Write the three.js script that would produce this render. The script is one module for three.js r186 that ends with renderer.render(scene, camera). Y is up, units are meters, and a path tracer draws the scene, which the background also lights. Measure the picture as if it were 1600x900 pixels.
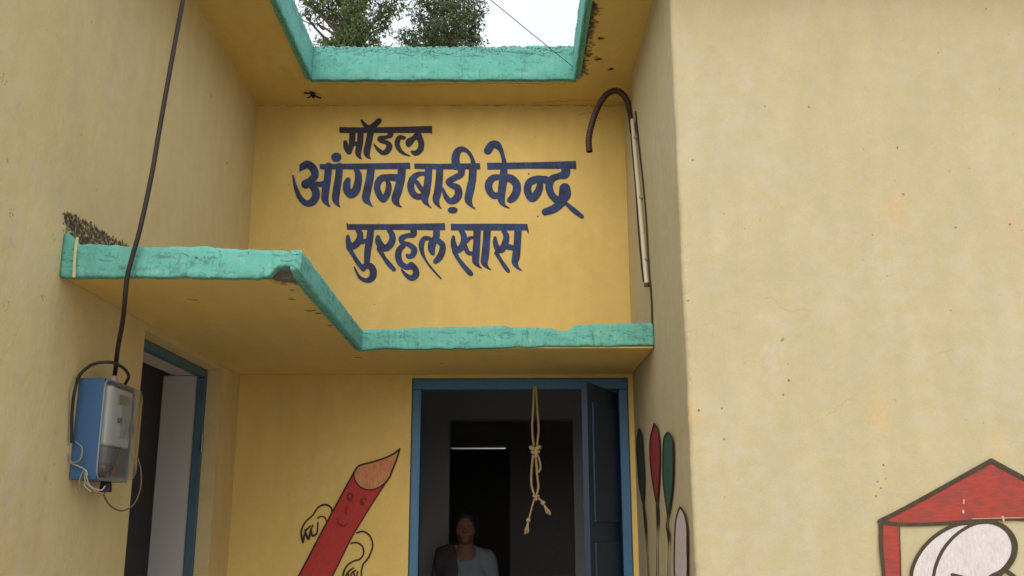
import * as THREE from 'three';
import { mergeGeometries, mergeVertices, toCreasedNormals } from 'three/addons/utils/BufferGeometryUtils.js';
import { RoundedBoxGeometry } from 'three/addons/geometries/RoundedBoxGeometry.js';
import { createNoise2D, createNoise3D } from 'simplex-noise';

// ---------------------------------------------------------------- camera, sky, sun, exposure
const scene = new THREE.Scene();
const EYE = 1.5, F = 1514.6;                                   // eye height; focal length in pixels of a 1600 x 900 picture
const camera = new THREE.PerspectiveCamera(2 * Math.atan(450 / F) * 180 / Math.PI, 16 / 9, 0.05, 900);
camera.rotation.set(0.2385, -0.0025, -0.0025, 'YXZ');
camera.position.set(0, EYE, 5.3);
camera.updateMatrixWorld(true);
scene.add(camera);

const renderer = new THREE.WebGLRenderer({ antialias: true });
renderer.toneMapping = THREE.LinearToneMapping;
renderer.toneMappingExposure = 1.38;
renderer.shadowMap.enabled = true;

const rng = (s) => () => { s = (s + 0x6d2b79f5) | 0; let t = Math.imul(s ^ (s >>> 15), 1 | s); t = (t + Math.imul(t ^ (t >>> 7), 61 | t)) ^ t; return ((t ^ (t >>> 14)) >>> 0) / 4294967296; };
const n2 = createNoise2D(rng(11)), n3 = createNoise3D(rng(12));
const fbm = (x, y, o = 4) => { let s = 0, a = 0.5, n = 0; for (let i = 0; i < o; i++) { s += a * n2(x + i * 17.3, y - i * 9.1); n += a; a *= 0.5; x *= 2; y *= 2; } return s / n; };
const smooth = (x, a, b) => { const t = Math.min(1, Math.max(0, (x - a) / (b - a))); return t * t * (3 - 2 * t); };
const mix = (a, b, t) => a + (b - a) * t;

{ // an overcast sky, brighter overhead than at the horizon
  const W = 512, H = 256, d = new Float32Array(W * H * 4);
  for (let r = 0; r < H; r++) for (let c = 0; c < W; c++) {
    const up = ((r + 0.5) / H - 0.5) * Math.PI, az = ((c + 0.5) / W) * 2 * Math.PI, s = Math.max(0, Math.sin(up));
    const x = Math.cos(az) * Math.cos(up), z = Math.sin(az) * Math.cos(up);
    const cloud = 0.05 * n3(x * 2.2, s * 2.2, z * 2.2) + 0.025 * n3(x * 6, s * 6, z * 6);
    const L = 1.26 * (1 + 2 * s) / 3 * (1 + cloud), i = (r * W + c) * 4;
    d[i] = L * 0.885; d[i + 1] = L * 0.925; d[i + 2] = L * 1.01; d[i + 3] = 1;
  }
  const t = new THREE.DataTexture(d, W, H, THREE.RGBAFormat, THREE.FloatType);
  t.mapping = THREE.EquirectangularReflectionMapping; t.magFilter = THREE.LinearFilter; t.needsUpdate = true;
  scene.background = t; scene.environment = t;
}
const sun = new THREE.DirectionalLight(0xfff0da, 1.5);
sun.position.set(-2.0, 6.8, 11); sun.target.position.set(0, 2, 0);
sun.castShadow = true; sun.shadow.radius = 110;
Object.assign(sun.shadow.camera, { left: -10, right: 10, top: 10, bottom: -10, near: 0.5, far: 40 });
sun.shadow.mapSize.set(2048, 2048);
scene.add(sun, sun.target);

// ---------------------------------------------------------------- helpers
const numbers = {};
const numbered = (n) => { const k = numbers[n] ?? 0; numbers[n] = k + 1; return k ? n + '_' + String(k).padStart(3, '0') : n; };
function tag(o, label, category, group) { o.userData.label = label; o.userData.category = category; if (group) o.userData.group = group; return o; }
function mesh(name, geo, mat, parent = scene) {
  const m = new THREE.Mesh(geo, mat); m.name = parent === scene ? numbered(name) : name;
  m.castShadow = m.receiveShadow = true; parent.add(m); return m;
}
function group(name, label, category, p = [0, 0, 0]) { const g = new THREE.Group(); g.name = numbered(name); g.position.set(...p); tag(g, label, category); scene.add(g); return g; }
// a photo pixel gives a direction; the plane that the thing lies on gives its distance
const V = (x, y, z) => new THREE.Vector3(x, y, z);
function at(px, py, axis, val) {
  const d = V((px - 800) / F, (450 - py) / F, -1).applyQuaternion(camera.quaternion), o = camera.position;
  return o.clone().addScaledVector(d, (val - o[axis]) / d[axis]);
}
const box = (x0, x1, y0, y1, z0, z1) => { const g = new THREE.BoxGeometry(x1 - x0, y1 - y0, z1 - z0); g.translate((x0 + x1) / 2, (y0 + y1) / 2, (z0 + z1) / 2); return g; };
const rbox = (x0, x1, y0, y1, z0, z1, r = 0.004) => { const g = new RoundedBoxGeometry(x1 - x0, y1 - y0, z1 - z0, 2, r); g.translate((x0 + x1) / 2, (y0 + y1) / 2, (z0 + z1) / 2); return g; };
const tube = (pts, r, seg = 60, rad = 8) => new THREE.TubeGeometry(new THREE.CatmullRomCurve3(pts.map((p) => p.isVector3 ? p : V(...p)), false, 'centripetal'), seg, r, rad, false);
function capped(pts, r, seg = 60, rad = 10) {                  // a tube with closed, rounded ends
  const t = tube(pts, r, seg, rad), a = pts[0].isVector3 ? pts[0] : V(...pts[0]), e = pts[pts.length - 1], b = e.isVector3 ? e : V(...e);
  const s = [a, b].map((c) => { const g = new THREE.SphereGeometry(r, rad, 6); g.translate(c.x, c.y, c.z); return g; });
  return mergeGeometries([t, ...s]);
}
function worldUV(g, s = 1) {                                   // uv in metres by the main direction of each face
  g = g.index ? g.toNonIndexed() : g; g.computeVertexNormals();
  const p = g.attributes.position, n = g.attributes.normal, uv = new Float32Array(p.count * 2);
  for (let i = 0; i < p.count; i++) {
    const ax = Math.abs(n.getX(i)), ay = Math.abs(n.getY(i)), az = Math.abs(n.getZ(i)), x = p.getX(i), y = p.getY(i), z = p.getZ(i);
    const [u, v] = ay > ax && ay > az ? [x, z] : ax > az ? [z, y] : [x, y];
    uv[i * 2] = u * s; uv[i * 2 + 1] = v * s;
  }
  g.setAttribute('uv', new THREE.BufferAttribute(uv, 2)); return g;
}
const enc = (v) => 255 * (v <= 0.0031308 ? 12.92 * v : 1.055 * Math.pow(Math.min(1, v), 1 / 2.4) - 0.055);
const rgb = (r, g, b, a = 1) => `rgba(${Math.round(enc(r))},${Math.round(enc(g))},${Math.round(enc(b))},${a})`;   // linear values to a canvas colour
// a colour map covering [x0, x0 + W] x [y0, y0 + H] metres of a surface whose uv is in metres
function surface(x0, y0, W, H, ppm, fn, marks) {
  const w = Math.round(W * ppm), h = Math.round(H * ppm), cv = document.createElement('canvas'); cv.width = w; cv.height = h;
  const cx = cv.getContext('2d'), im = cx.createImageData(w, h), o = [0, 0, 0];
  for (let j = 0; j < h; j++) for (let i = 0; i < w; i++) {
    fn(x0 + (i + 0.5) / ppm, y0 + H - (j + 0.5) / ppm, o);
    const k = (j * w + i) * 4; im.data[k] = enc(o[0]); im.data[k + 1] = enc(o[1]); im.data[k + 2] = enc(o[2]); im.data[k + 3] = 255;
  }
  cx.putImageData(im, 0, 0);
  if (marks) marks(cx, (x, y) => [(x - x0) * ppm, (y0 + H - y) * ppm], ppm);
  const t = new THREE.CanvasTexture(cv); t.colorSpace = THREE.SRGBColorSpace; t.wrapS = t.wrapT = THREE.MirroredRepeatWrapping;
  t.repeat.set(1 / W, 1 / H); t.offset.set(-x0 / W, -y0 / H); return t;
}
function heights(W, ppm, fn) {                                 // a grey map for bump, repeated every W metres
  const w = Math.round(W * ppm), d = new Uint8Array(w * w * 4);
  for (let j = 0; j < w; j++) for (let i = 0; i < w; i++) { const v = 255 * Math.min(1, Math.max(0, fn(i / ppm, j / ppm))), k = (j * w + i) * 4; d[k] = d[k + 1] = d[k + 2] = v; d[k + 3] = 255; }
  const t = new THREE.DataTexture(d, w, w); t.magFilter = THREE.LinearFilter; t.wrapS = t.wrapT = THREE.MirroredRepeatWrapping; t.repeat.set(1 / W, 1 / W); t.needsUpdate = true; return t;
}
const plasterBump = heights(2.4, 420, (x, y) => 0.5 + 0.26 * fbm(x * 3, y * 3, 3) + 0.16 * fbm(x * 22, y * 16, 3) + 0.10 * n2(x * 150, y * 150));
const crustBump = heights(1.5, 400, (x, y) => 0.5 + 0.3 * fbm(x * 14, y * 14, 4) + 0.2 * fbm(x * 70, y * 70, 2));
const matte = (map, extra = {}) => new THREE.MeshStandardMaterial({ map, roughness: 0.9, bumpMap: plasterBump, bumpScale: 0.0035, ...extra });
const plain = (r, g, b, roughness = 0.7, extra = {}) => new THREE.MeshStandardMaterial({ color: new THREE.Color().setRGB(r, g, b), roughness, ...extra });

// ---------------------------------------------------------------- dimensions (metres; the sign wall is the plane z = 0)
const XL = -1.485, XR = 0.676, YS = 2.3995 + EYE, YE = 2.596 + EYE, ZR = 1.63, C0 = 0.795 + EYE, C1 = 0.885 + EYE, ZC1 = 2.201, ZC2 = 0.833, XI = -0.6925;
const ZE = 0.354, E1 = -1.094, E2 = 0.361, DL = -0.538, DR = 0.650, DT = 0.781 + EYE, ZN = 1.417, ZF = 0.338, LT = 0.772 + EYE, FL = 0.1, WT = 0.24;

// ---------------------------------------------------------------- ground
{
  const map = surface(-6, -6, 12, 12, 100, (x, y, o) => { const a = fbm(x * 0.7, y * 0.7, 5), b = n2(x * 30, y * 30) * 0.03; o[0] = 0.31 + a * 0.06 + b; o[1] = 0.265 + a * 0.055 + b; o[2] = 0.2 + a * 0.05 + b; });
  const g = new THREE.PlaneGeometry(600, 600); g.rotateX(-Math.PI / 2);
  const m = mesh('ground', worldUV(g), matte(map, { bumpMap: crustBump, bumpScale: 0.02, roughness: 1 })); m.userData.kind = 'structure'; m.userData.label = 'pale dusty cement yard in front of the building';
}

// ---------------------------------------------------------------- paints
// yellow distemper; `fade` mixes in the bleached, chalky tone of walls that stand in the rain
function distemper(seed, base, pale, grey, fade) {
  return (x, y, o) => {
    const X = x + seed * 7.7, Y = y + seed * 3.1;
    const big = fbm(X * 0.9, Y * 0.9, 4), brush = fbm(X * 5, Y * 1.6, 3), fine = n2(X * 60, Y * 60), mid = fbm(X * 9, Y * 9, 3);
    const p = smooth(big * 0.6 + mid * 0.35 + fade, 0.05, 0.75), q = smooth(fbm(X * 1.7 + 40, Y * 2.6, 4) + mid * 0.2, 0.28, 0.75) * 0.5 * (0.35 + fade);
    const l = 1 + brush * 0.06 + fine * 0.02 + mid * 0.03 + big * 0.03;
    for (let c = 0; c < 3; c++) o[c] = mix(mix(base[c], pale[c], p), grey[c], q) * l;
  };
}
const YEL = [0.73, 0.54, 0.18], PALE = [0.735, 0.58, 0.27], GREY = [0.52, 0.47, 0.36];
const YEL2 = [0.535, 0.465, 0.28], PALE2 = [0.535, 0.475, 0.34];
// marks: small pits, scratches, cracks
function specks(cx, to, ppm, r, area, n, cols, s0, s1) {
  for (let k = 0; k < n; k++) {
    const [i, j] = to(mix(area[0], area[1], r()), mix(area[2], area[3], r())); cx.fillStyle = cols[Math.floor(r() * cols.length)];
    const a = mix(s0, s1, r() ** 3) * ppm; cx.beginPath(); cx.ellipse(i, j, a, a * (0.4 + r() * 0.7), r() * 3, 0, 7); cx.fill();
  }
}
function crack(cx, to, ppm, r, pts, w, col) {
  cx.strokeStyle = col; cx.lineCap = 'round';
  for (let k = 0; k + 1 < pts.length; k++) {
    const [ax, ay] = to(...pts[k]), [bx, by] = to(...pts[k + 1]), N = Math.max(3, Math.round(Math.hypot(bx - ax, by - ay) / 5));
    let px = ax, py = ay;
    for (let i = 1; i <= N; i++) { const t = i / N, q = i === N ? 0 : 1, x = mix(ax, bx, t) + (r() - 0.5) * 4 * q, y = mix(ay, by, t) + (r() - 0.5) * 4 * q; cx.lineWidth = w * ppm * (0.4 + r()); cx.beginPath(); cx.moveTo(px, py); cx.lineTo(x, y); cx.stroke(); px = x; py = y; }
  }
}
function blotch(cx, to, ppm, r, x, y, sx, sy, n, cols, s0, s1) {         // a cloud of grains
  for (let k = 0; k < n; k++) {
    const g = () => (r() + r() + r() - 1.5) / 1.5, [i, j] = to(x + g() * sx, y + g() * sy); cx.fillStyle = cols[Math.floor(r() * cols.length)];
    const a = mix(s0, s1, r() ** 2) * ppm; cx.beginPath(); cx.ellipse(i, j, a, a * (0.5 + r() * 0.5), r() * 3, 0, 7); cx.fill();
  }
}
const DARKS = [rgb(0.07, 0.05, 0.03, 0.8), rgb(0.12, 0.09, 0.05, 0.7), rgb(0.03, 0.025, 0.02, 0.8)];
const wallMaterial = {};
{ // sign wall: uv = (x, y)
  const r = rng(21), ev = distemper(1, YEL, PALE, GREY, -0.12);
  wallMaterial.sign = matte(surface(-2.1, 0, 3.4, 4.0, 300, ev, (cx, to, ppm) => {
    const q = (px, py) => { const p = at(px, py, 'z', 0); return [p.x, p.y]; };
    specks(cx, to, ppm, r, [XL, XR, 2.4, 3.9], 46, DARKS, 0.0008, 0.004);
    specks(cx, to, ppm, r, [XL, XR, 1.1, 2.3], 40, DARKS, 0.0008, 0.004);
    for (const [px, py, n] of [[378, 577, 60], [862, 333, 10], [840, 338, 12], [826, 272, 8]]) { const [x, y] = q(px, py); blotch(cx, to, ppm, r, x, y, n / 1600, n / 3200, n, DARKS, 0.001, 0.006); }
    crack(cx, to, ppm, r, [q(905, 180), q(925, 176), q(940, 186)], 0.003, rgb(0.3, 0.2, 0.1, 0.7));
    crack(cx, to, ppm, r, [q(405, 165), q(600, 163), q(980, 165)], 0.004, rgb(0.2, 0.12, 0.05, 0.6));
    for (let k = 0; k < 40; k++) { const [x, y] = [mix(XL, XR, r()), mix(2.42, 2.5, r())]; blotch(cx, to, ppm, r, x, y, 0.03, 0.02, 9, [rgb(0.3, 0.22, 0.1, 0.35)], 0.002, 0.008); }
  }));
}
{ // left wing: uv = (-z, y)
  const r = rng(22), ev = distemper(2, [0.68, 0.545, 0.27], [0.665, 0.555, 0.35], GREY, 0.08);
  const q = (px, py) => { const p = at(px, py, 'x', XL); return [-p.z, p.y]; };
  wallMaterial.left = matte(surface(-4.4, 0, 4.6, 4.0, 270, ev, (cx, to, ppm) => {
    const [a, b] = q(150, 340);
    specks(cx, to, ppm, r, [-3.2, 0, 1, 3.9], 80, DARKS, 0.0008, 0.004);
    // the peeled, mossy patch above the canopy: bare plaster, then dark grains
    const tri = [[100, 335], [112, 334], [125, 343], [150, 356], [168, 369], [192, 381], [205, 386], [150, 392], [112, 388]];
    const inside = (u, v) => { let c = false; for (let i = 0, j = tri.length - 1; i < tri.length; j = i++) { const [xi, yi] = tri[i], [xj, yj] = tri[j]; if ((yi > v) !== (yj > v) && u < (xj - xi) * (v - yi) / (yj - yi) + xi) c = !c; } return c; };
    for (let k = 0; k < 900; k++) { const u = mix(70, 230, r()), v = mix(300, 392, r()), d = Math.hypot((u - 135) / 75, (v - 358) / 34); if (r() < 1.1 - d) { const [x, y] = q(u, v); blotch(cx, to, ppm, r, x, y, 0.012, 0.01, 5, [rgb(0.62, 0.56, 0.4, 0.5), rgb(0.55, 0.48, 0.36, 0.5)], 0.001, 0.006); } }
    for (let k = 0; k < 6000; k++) { const u = mix(92, 210, r()) + (r() - 0.5) * 5, v = mix(330, 394, r()) + (r() - 0.5) * 5; if (!inside(u + (r() - 0.5) * 14 * r(), v + (r() - 0.5) * 14 * r()) || n2(u * 0.12, v * 0.12) < -0.62) continue; const [x, y] = q(u, v); const [i, j] = to(x, y), w = (0.0016 + 0.0045 * r() * r()) * ppm; cx.fillStyle = [rgb(0.035, 0.032, 0.014, 0.95), rgb(0.07, 0.06, 0.022, 0.95), rgb(0.11, 0.095, 0.035, 0.9), rgb(0.035, 0.03, 0.014, 0.95), rgb(0.45, 0.4, 0.26, 0.6)][Math.floor(r() * 5)]; cx.beginPath(); cx.ellipse(i, j, w * 2.1, w * 0.9, (r() - 0.5) * 0.8, 0, 7); cx.fill(); }
    for (const [px, py, s] of [[5, 122, 0.03], [12, 250, 0.02], [66, 462, 0.025], [10, 480, 0.03], [18, 335, 0.02], [85, 372, 0.03], [330, 150, 0.012], [355, 255, 0.012]]) { const [x, y] = q(px, py); blotch(cx, to, ppm, r, x, y, s, s, 14, DARKS, 0.0006, 0.003); }
    for (let k = 0; k < 26; k++) { const [x, y] = q(mix(0, 120, r()), mix(0, 880, r())); blotch(cx, to, ppm, r, x, y, 0.05, 0.06, 26, [rgb(0.6, 0.52, 0.4, 0.16), rgb(0.5, 0.46, 0.38, 0.16), rgb(0.66, 0.5, 0.32, 0.14)], 0.004, 0.02); }
  }));
}
{ // right wing: u runs along the return wall (u = -z) and on round the corner along the front (u = -ZR - ... ), see rightWing
  const r = rng(23), ev = distemper(3, YEL2, PALE2, [0.53, 0.48, 0.39], 0.16);
  const q = (px, py) => { const p = at(px, py, 'z', ZR); return [p.x - XR, p.y]; }, w = (px, py) => { const p = at(px, py, 'x', XR); return [p.z - ZR, p.y]; };
  const crusts = [rgb(0.55, 0.50, 0.38, 0.10), rgb(0.45, 0.38, 0.25, 0.10), rgb(0.48, 0.46, 0.42, 0.10), rgb(0.54, 0.43, 0.26, 0.08)];
  wallMaterial.right = matte(surface(-1.9, 0, 4.4, 4.0, 310, ev, (cx, to, ppm) => {
    for (let k = 0; k < 190; k++) { const [x, y] = q(mix(1060, 1620, r()), mix(20, 900, r())); blotch(cx, to, ppm, r, x, y, 0.02 + r() * 0.08, 0.03 + r() * 0.07, 16, [crusts[Math.floor(r() * 4)]], 0.002, 0.022); }
    for (const [px, py, c] of [[1205, 560, 'rgba(206,200,190,0.085)'], [1125, 380, 'rgba(205,196,170,0.085)'], [1400, 330, 'rgba(214,172,120,0.085)'], [1370, 645, 'rgba(214,178,112,0.085)'], [1080, 650, 'rgba(214,180,120,0.085)'], [1560, 700, 'rgba(216,180,130,0.085)'], [1165, 130, 'rgba(206,200,190,0.085)'], [1585, 350, 'rgba(216,176,130,0.085)'], [1500, 560, 'rgba(200,196,186,0.085)']]) { const [x, y] = q(px, py); blotch(cx, to, ppm, r, x, y, 0.06, 0.1, 110, [c], 0.003, 0.018); }
    for (let k = 0; k < 420; k++) { const x = mix(-1.6, 1.6, r()), y = mix(1.1, 3.85, r()), l = 0.05 + r() * 0.22; cx.strokeStyle = [rgb(0.6, 0.55, 0.42, 0.07), rgb(0.36, 0.31, 0.2, 0.07)][k % 2]; cx.lineWidth = (0.002 + 0.006 * r()) * ppm; const [i, j] = to(x, y), [m, n] = to(x + (r() - 0.5) * 0.06, y + l); cx.beginPath(); cx.moveTo(i, j); cx.quadraticCurveTo((i + m) / 2 + (r() - 0.5) * 8, (j + n) / 2, m, n); cx.stroke(); }
    specks(cx, to, ppm, r, [0, 1.5, 1.2, 3.8], 150, [...DARKS, rgb(0.34, 0.27, 0.17, 0.7)], 0.0006, 0.0035);
    specks(cx, to, ppm, r, [0, 1.5, 1.2, 3.8], 130, [rgb(0.66, 0.62, 0.5, 0.6)], 0.0008, 0.003);
    specks(cx, to, ppm, r, [-1.6, 0, 1.2, 3.8], 40, DARKS, 0.0008, 0.003);
    for (const [px, py, s] of [[1264, 167, 0.006], [1402, 231, 0.007], [1411, 303, 0.007], [1578, 351, 0.006], [1222, 530, 0.009], [1493, 356, 0.005], [1092, 641, 0.005], [1128, 638, 0.005], [1232, 594, 0.005], [1075, 470, 0.008], [1380, 727, 0.004], [1371, 752, 0.006], [1376, 763, 0.005], [1369, 775, 0.006]]) { const [x, y] = q(px, py); blotch(cx, to, ppm, r, x, y, s * 0.7, s, 9, DARKS, 0.001, 0.003); }
    const cc = rgb(0.22, 0.16, 0.09, 0.55);
    for (let k = 0; k < 44; k++) { let px = mix(1070, 1610, r()), py = mix(20, 880, r()); const p = [q(px, py)], a0 = r() * 6.28; for (let i = 0; i < 2 + r() * 4; i++) { px += Math.cos(a0 + r() - 0.5) * (4 + r() * 12); py += Math.sin(a0 + r() - 0.5) * (3 + r() * 8); p.push(q(px, py)); } crack(cx, to, ppm, r, p, 0.0007, rgb(0.3, 0.24, 0.15, 0.4)); }
    for (let k = 0; k < 70; k++) { const [x, y] = q(mix(1065, 1610, r()), mix(20, 890, r())), a = r() * 3.14, l = 0.03 + r() * 0.08; for (let m = 0; m < 3; m++) crack(cx, to, ppm, r, [[x, y + m * 0.006], [x + Math.cos(a) * l, y + m * 0.006 + Math.sin(a) * l * 0.5]], 0.0009, m % 2 ? rgb(0.62, 0.56, 0.43, 0.22) : rgb(0.36, 0.3, 0.19, 0.18)); }
    crack(cx, to, ppm, r, [q(1195, 466), q(1205, 464), q(1218, 480), q(1235, 487), q(1262, 484), q(1272, 488)], 0.0014, cc);
    crack(cx, to, ppm, r, [q(1130, 486), q(1158, 490)], 0.001, cc); crack(cx, to, ppm, r, [q(1466, 552), q(1490, 547)], 0.001, cc); crack(cx, to, ppm, r, [q(1290, 650), q(1330, 622), q(1342, 630)], 0.0012, cc);
    crack(cx, to, ppm, r, [q(1064, 425), q(1150, 422), q(1240, 428)], 0.0009, rgb(0.42, 0.35, 0.23, 0.6)); crack(cx, to, ppm, r, [q(1300, 395), q(1375, 380), q(1450, 378)], 0.0009, rgb(0.42, 0.35, 0.23, 0.6));
    for (let k = 0; k < 60; k++) { const [x, y] = q(1072, mix(380, 900, r())); blotch(cx, to, ppm, r, x - 0.005 + r() * 0.02, y, 0.008, 0.012, 6, [rgb(0.4, 0.32, 0.2, 0.6), rgb(0.72, 0.66, 0.5, 0.6)], 0.001, 0.004); }
  }));
}
// soffits: uv = (x, z)
const soffitMap = (seed, marks) => surface(-2.2, -0.4, 4.4, 5.2, 200, distemper(seed, YEL, PALE, GREY, -0.1), marks);
const soffitRoof = matte(soffitMap(4, (cx, to, ppm) => {
  const r = rng(24), q = (px, py) => { const p = at(px, py, 'y', YS); return [p.x, p.z]; };
  for (let k = 0; k < 900; k++) { const t = r(), [x, y] = q(mix(898, 921, t) + (r() * r()) * 20, mix(120, 4, t)); blotch(cx, to, ppm, r, x, y, 0.014, 0.03, 2, [rgb(0.03, 0.026, 0.022, 0.4), rgb(0.06, 0.045, 0.03, 0.3)], 0.003, 0.014); }
  for (const [px, py, s] of [[488, 145, 0.03], [935, 92, 0.03], [938, 60, 0.02], [955, 108, 0.02], [480, 100, 0.02]]) { const [x, y] = q(px, py); blotch(cx, to, ppm, r, x, y, s, s, 40, DARKS, 0.002, 0.008); }
  for (let k = 0; k < 70; k++) { const t = r(), [x, y] = q(mix(440, 478, t), mix(30, 112, t)); blotch(cx, to, ppm, r, x, y, 0.02, 0.02, 4, [rgb(0.5, 0.25, 0.08, 0.4)], 0.003, 0.012); }
  crack(cx, to, ppm, r, [q(500, 131), q(640, 133), q(760, 130), q(885, 131)], 0.004, rgb(0.2, 0.13, 0.06, 0.6));
  crack(cx, to, ppm, r, [q(830, 161), q(905, 156), q(980, 160)], 0.004, rgb(0.1, 0.07, 0.04, 0.7));
}));
const soffitCanopy = matte(soffitMap(5, (cx, to, ppm) => {
  const r = rng(25), q = (px, py) => { const p = at(px, py, 'y', C0); return [p.x, p.z]; };
  for (const [px, py, s, n] of [[456, 455, 0.012, 14], [455, 469, 0.016, 20], [485, 487, 0.03, 16], [497, 491, 0.015, 26], [515, 510, 0.02, 14], [560, 560, 0.03, 20], [690, 569, 0.01, 10], [440, 445, 0.04, 16], [300, 470, 0.02, 8]]) { const [x, y] = q(px, py); blotch(cx, to, ppm, r, x, y, s, s * 0.8, n, DARKS, 0.002, 0.007); }
}));

// ---------------------------------------------------------------- the building
const house = group('building', 'yellow plastered single-storey building with green-edged roof and canopy', 'building');
const ROOM = plain(0.42, 0.45, 0.50, 0.95, { bumpMap: plasterBump, bumpScale: 0.004 });
function extruded(pts, holes, depth, basis, origin) {           // a flat outline with openings, given thickness; uv = outline coordinates in metres
  const s = new THREE.Shape(pts.map((p) => new THREE.Vector2(...p)));
  for (const h of holes) s.holes.push(new THREE.Path(h.map((p) => new THREE.Vector2(...p))));
  const g = new THREE.ExtrudeGeometry(s, { depth, bevelEnabled: false });
  g.applyMatrix4(new THREE.Matrix4().makeBasis(...basis).setPosition(...origin)); return g;
}
const BX = [V(1, 0, 0), V(0, 1, 0), V(0, 0, 1)], BZ = [V(0, 0, -1), V(0, 1, 0), V(1, 0, 0)], BY = [V(1, 0, 0), V(0, 0, -1), V(0, 1, 0)];
const rect = (x0, y0, x1, y1) => [[x0, y0], [x1, y0], [x1, y1], [x0, y1]];
const TOP = YS + 0.02;
const signWall = mesh('wall', extruded([[-1.7, FL], [DL, FL], [DL, DT], [DR, DT], [DR, FL], [XR + 0.2, FL], [XR + 0.2, TOP], [-1.7, TOP]], [], WT, BX, [0, 0, -WT]), wallMaterial.sign, house);
signWall.userData.label = 'golden yellow wall with painted dark blue lettering above the door';
const leftWall = mesh('wall', extruded([[-2.78, FL], [-ZN, FL], [-ZN, LT], [-ZF, LT], [-ZF, FL], [-0.001, FL], [-0.001, TOP], [-2.78, TOP]], [], WT, BZ, [XL - WT, 0, 0]), wallMaterial.left, house);
leftWall.userData.label = 'weathered yellow side wall with a narrow doorway and mossy patch';
let rightWall;
{ // return wall, worn corner and front of the right wing in one skin with thickness
  const NV = 150, prof = [];
  for (let i = 0; i <= 10; i++) prof.push([XR, mix(-0.05, ZR - 0.02, i / 10), mix(-0.05, ZR - 0.02, i / 10) - ZR]);
  for (const a of [22, 45, 68]) { const t = a * Math.PI / 180; prof.push([XR + 0.02 - 0.02 * Math.cos(t), ZR - 0.02 + 0.02 * Math.sin(t), -0.015 + 0.03 * (a / 90)]); }
  for (let i = 0; i <= 22; i++) { const x = mix(XR + 0.02, 4.2, (i / 22) ** 1.3); prof.push([x, ZR, x - XR]); }
  const pos = [], uv = [], idx = [];
  for (let j = 0; j <= NV; j++) for (const [x, z, u] of prof) {
    const y = mix(FL, TOP, j / NV), c = Math.exp(-Math.abs(u) * 18);
    const chip = c * (0.004 * n2(y * 3, 5) + 0.0018 * n2(y * 14, 9) + 0.0018 * n2(y * 45, 2) * (y < 2.7 ? 1.6 : 0.6)), wav = 0.004 * fbm(u * 1.3, y * 1.3, 2) * smooth(Math.abs(u), 0, 0.2);
    pos.push(x + chip * 0.8 + (u < -0.02 ? -wav * smooth(z, 0, 0.2) : 0), y, z - chip * 0.8 + (u > 0.02 ? wav : 0)); uv.push(u, y);
  }
  const n = prof.length;
  for (let j = 0; j < NV; j++) for (let i = 0; i + 1 < n; i++) { const a = j * n + i, b = a + 1, c = a + n, d = c + 1; idx.push(a, b, d, a, d, c); }
  const g = new THREE.BufferGeometry(); g.setAttribute('position', new THREE.Float32BufferAttribute(pos, 3)); g.setAttribute('uv', new THREE.Float32BufferAttribute(uv, 2)); g.setIndex(idx); g.computeVertexNormals();
  const core = mergeGeometries([worldUV(box(XR + 0.03, XR + WT, FL, TOP - 0.004, -0.3, ZR - 0.03)), worldUV(box(XR + WT, 4.19, FL, TOP - 0.004, ZR - WT, ZR - 0.03))]);
  rightWall = mesh('wall', g, wallMaterial.right, house); rightWall.userData.label = 'pale weathered yellow wing wall with a worn corner';
  mesh('wall_core', core, plain(0.35, 0.3, 0.24, 0.95), rightWall);
}
mesh('wall', extruded(rect(-4.99, FL, XL - WT, TOP), [], 0.2, BX, [0, 0, 2.579]), wallMaterial.left, house);
// rooms behind the doorways, closed all round
for (const g of [box(-5, -4.78, FL, TOP, -6, 2.577), box(3.98, 4.2, FL, TOP, -5.8, ZR - WT - 0.002), box(-4.78, -1.92, FL, TOP, -0.3, -0.16), box(-1.92, -1.78, FL, TOP, -5.8, -0.16), box(1.5, 1.64, FL, TOP, -5.8, -WT - 0.06), box(XR + WT, 1.64, FL, TOP, -0.3, -0.1)]) mesh('wall', worldUV(g), ROOM, house);
{
  const a = at(703, 655, 'z', -2.6), b = at(895, 655, 'z', -2.6);
  mesh('wall', extruded([[-1.779, FL], [a.x, FL], [a.x, a.y], [b.x, b.y], [b.x, FL], [1.499, FL], [1.499, TOP], [-1.779, TOP]], [], 0.14, BX, [0, 0, -2.74]), ROOM, house);
  const e = at(698, 701, 'z', -5.83), f = at(790, 700, 'z', -5.83);
  mesh('wall', extruded([[-4.779, FL], [e.x, FL], [e.x, e.y + 0.011], [f.x, f.y + 0.011], [f.x, FL], [4.199, FL], [4.199, TOP], [-4.779, TOP]], [], 0.2, BX, [0, 0, -6]), ROOM, house);
  const back = new THREE.Group(); back.name = 'door'; back.userData.label = 'closed back door with daylight showing above it'; house.add(back);
  mesh('leaf', worldUV(rbox(e.x - 0.05, f.x + 0.05, FL + 0.004, e.y - 0.008, -5.797, -5.765, 0.003)), plain(0.07, 0.07, 0.075, 0.7), back);
  const cv = plain(0.42, 0.39, 0.34, 0.9);
  mesh('floor', worldUV(extruded([[-5, 6], [4.25, 6], [4.25, -ZR - 0.05], [0.72, -ZR - 0.05], [0.72, -2.2], [XL + 0.03, -2.2], [XL + 0.03, -2.83], [-5, -2.83]], [], FL - 0.002, BY, [0, 0.004, 0])), cv, house);
}

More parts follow.
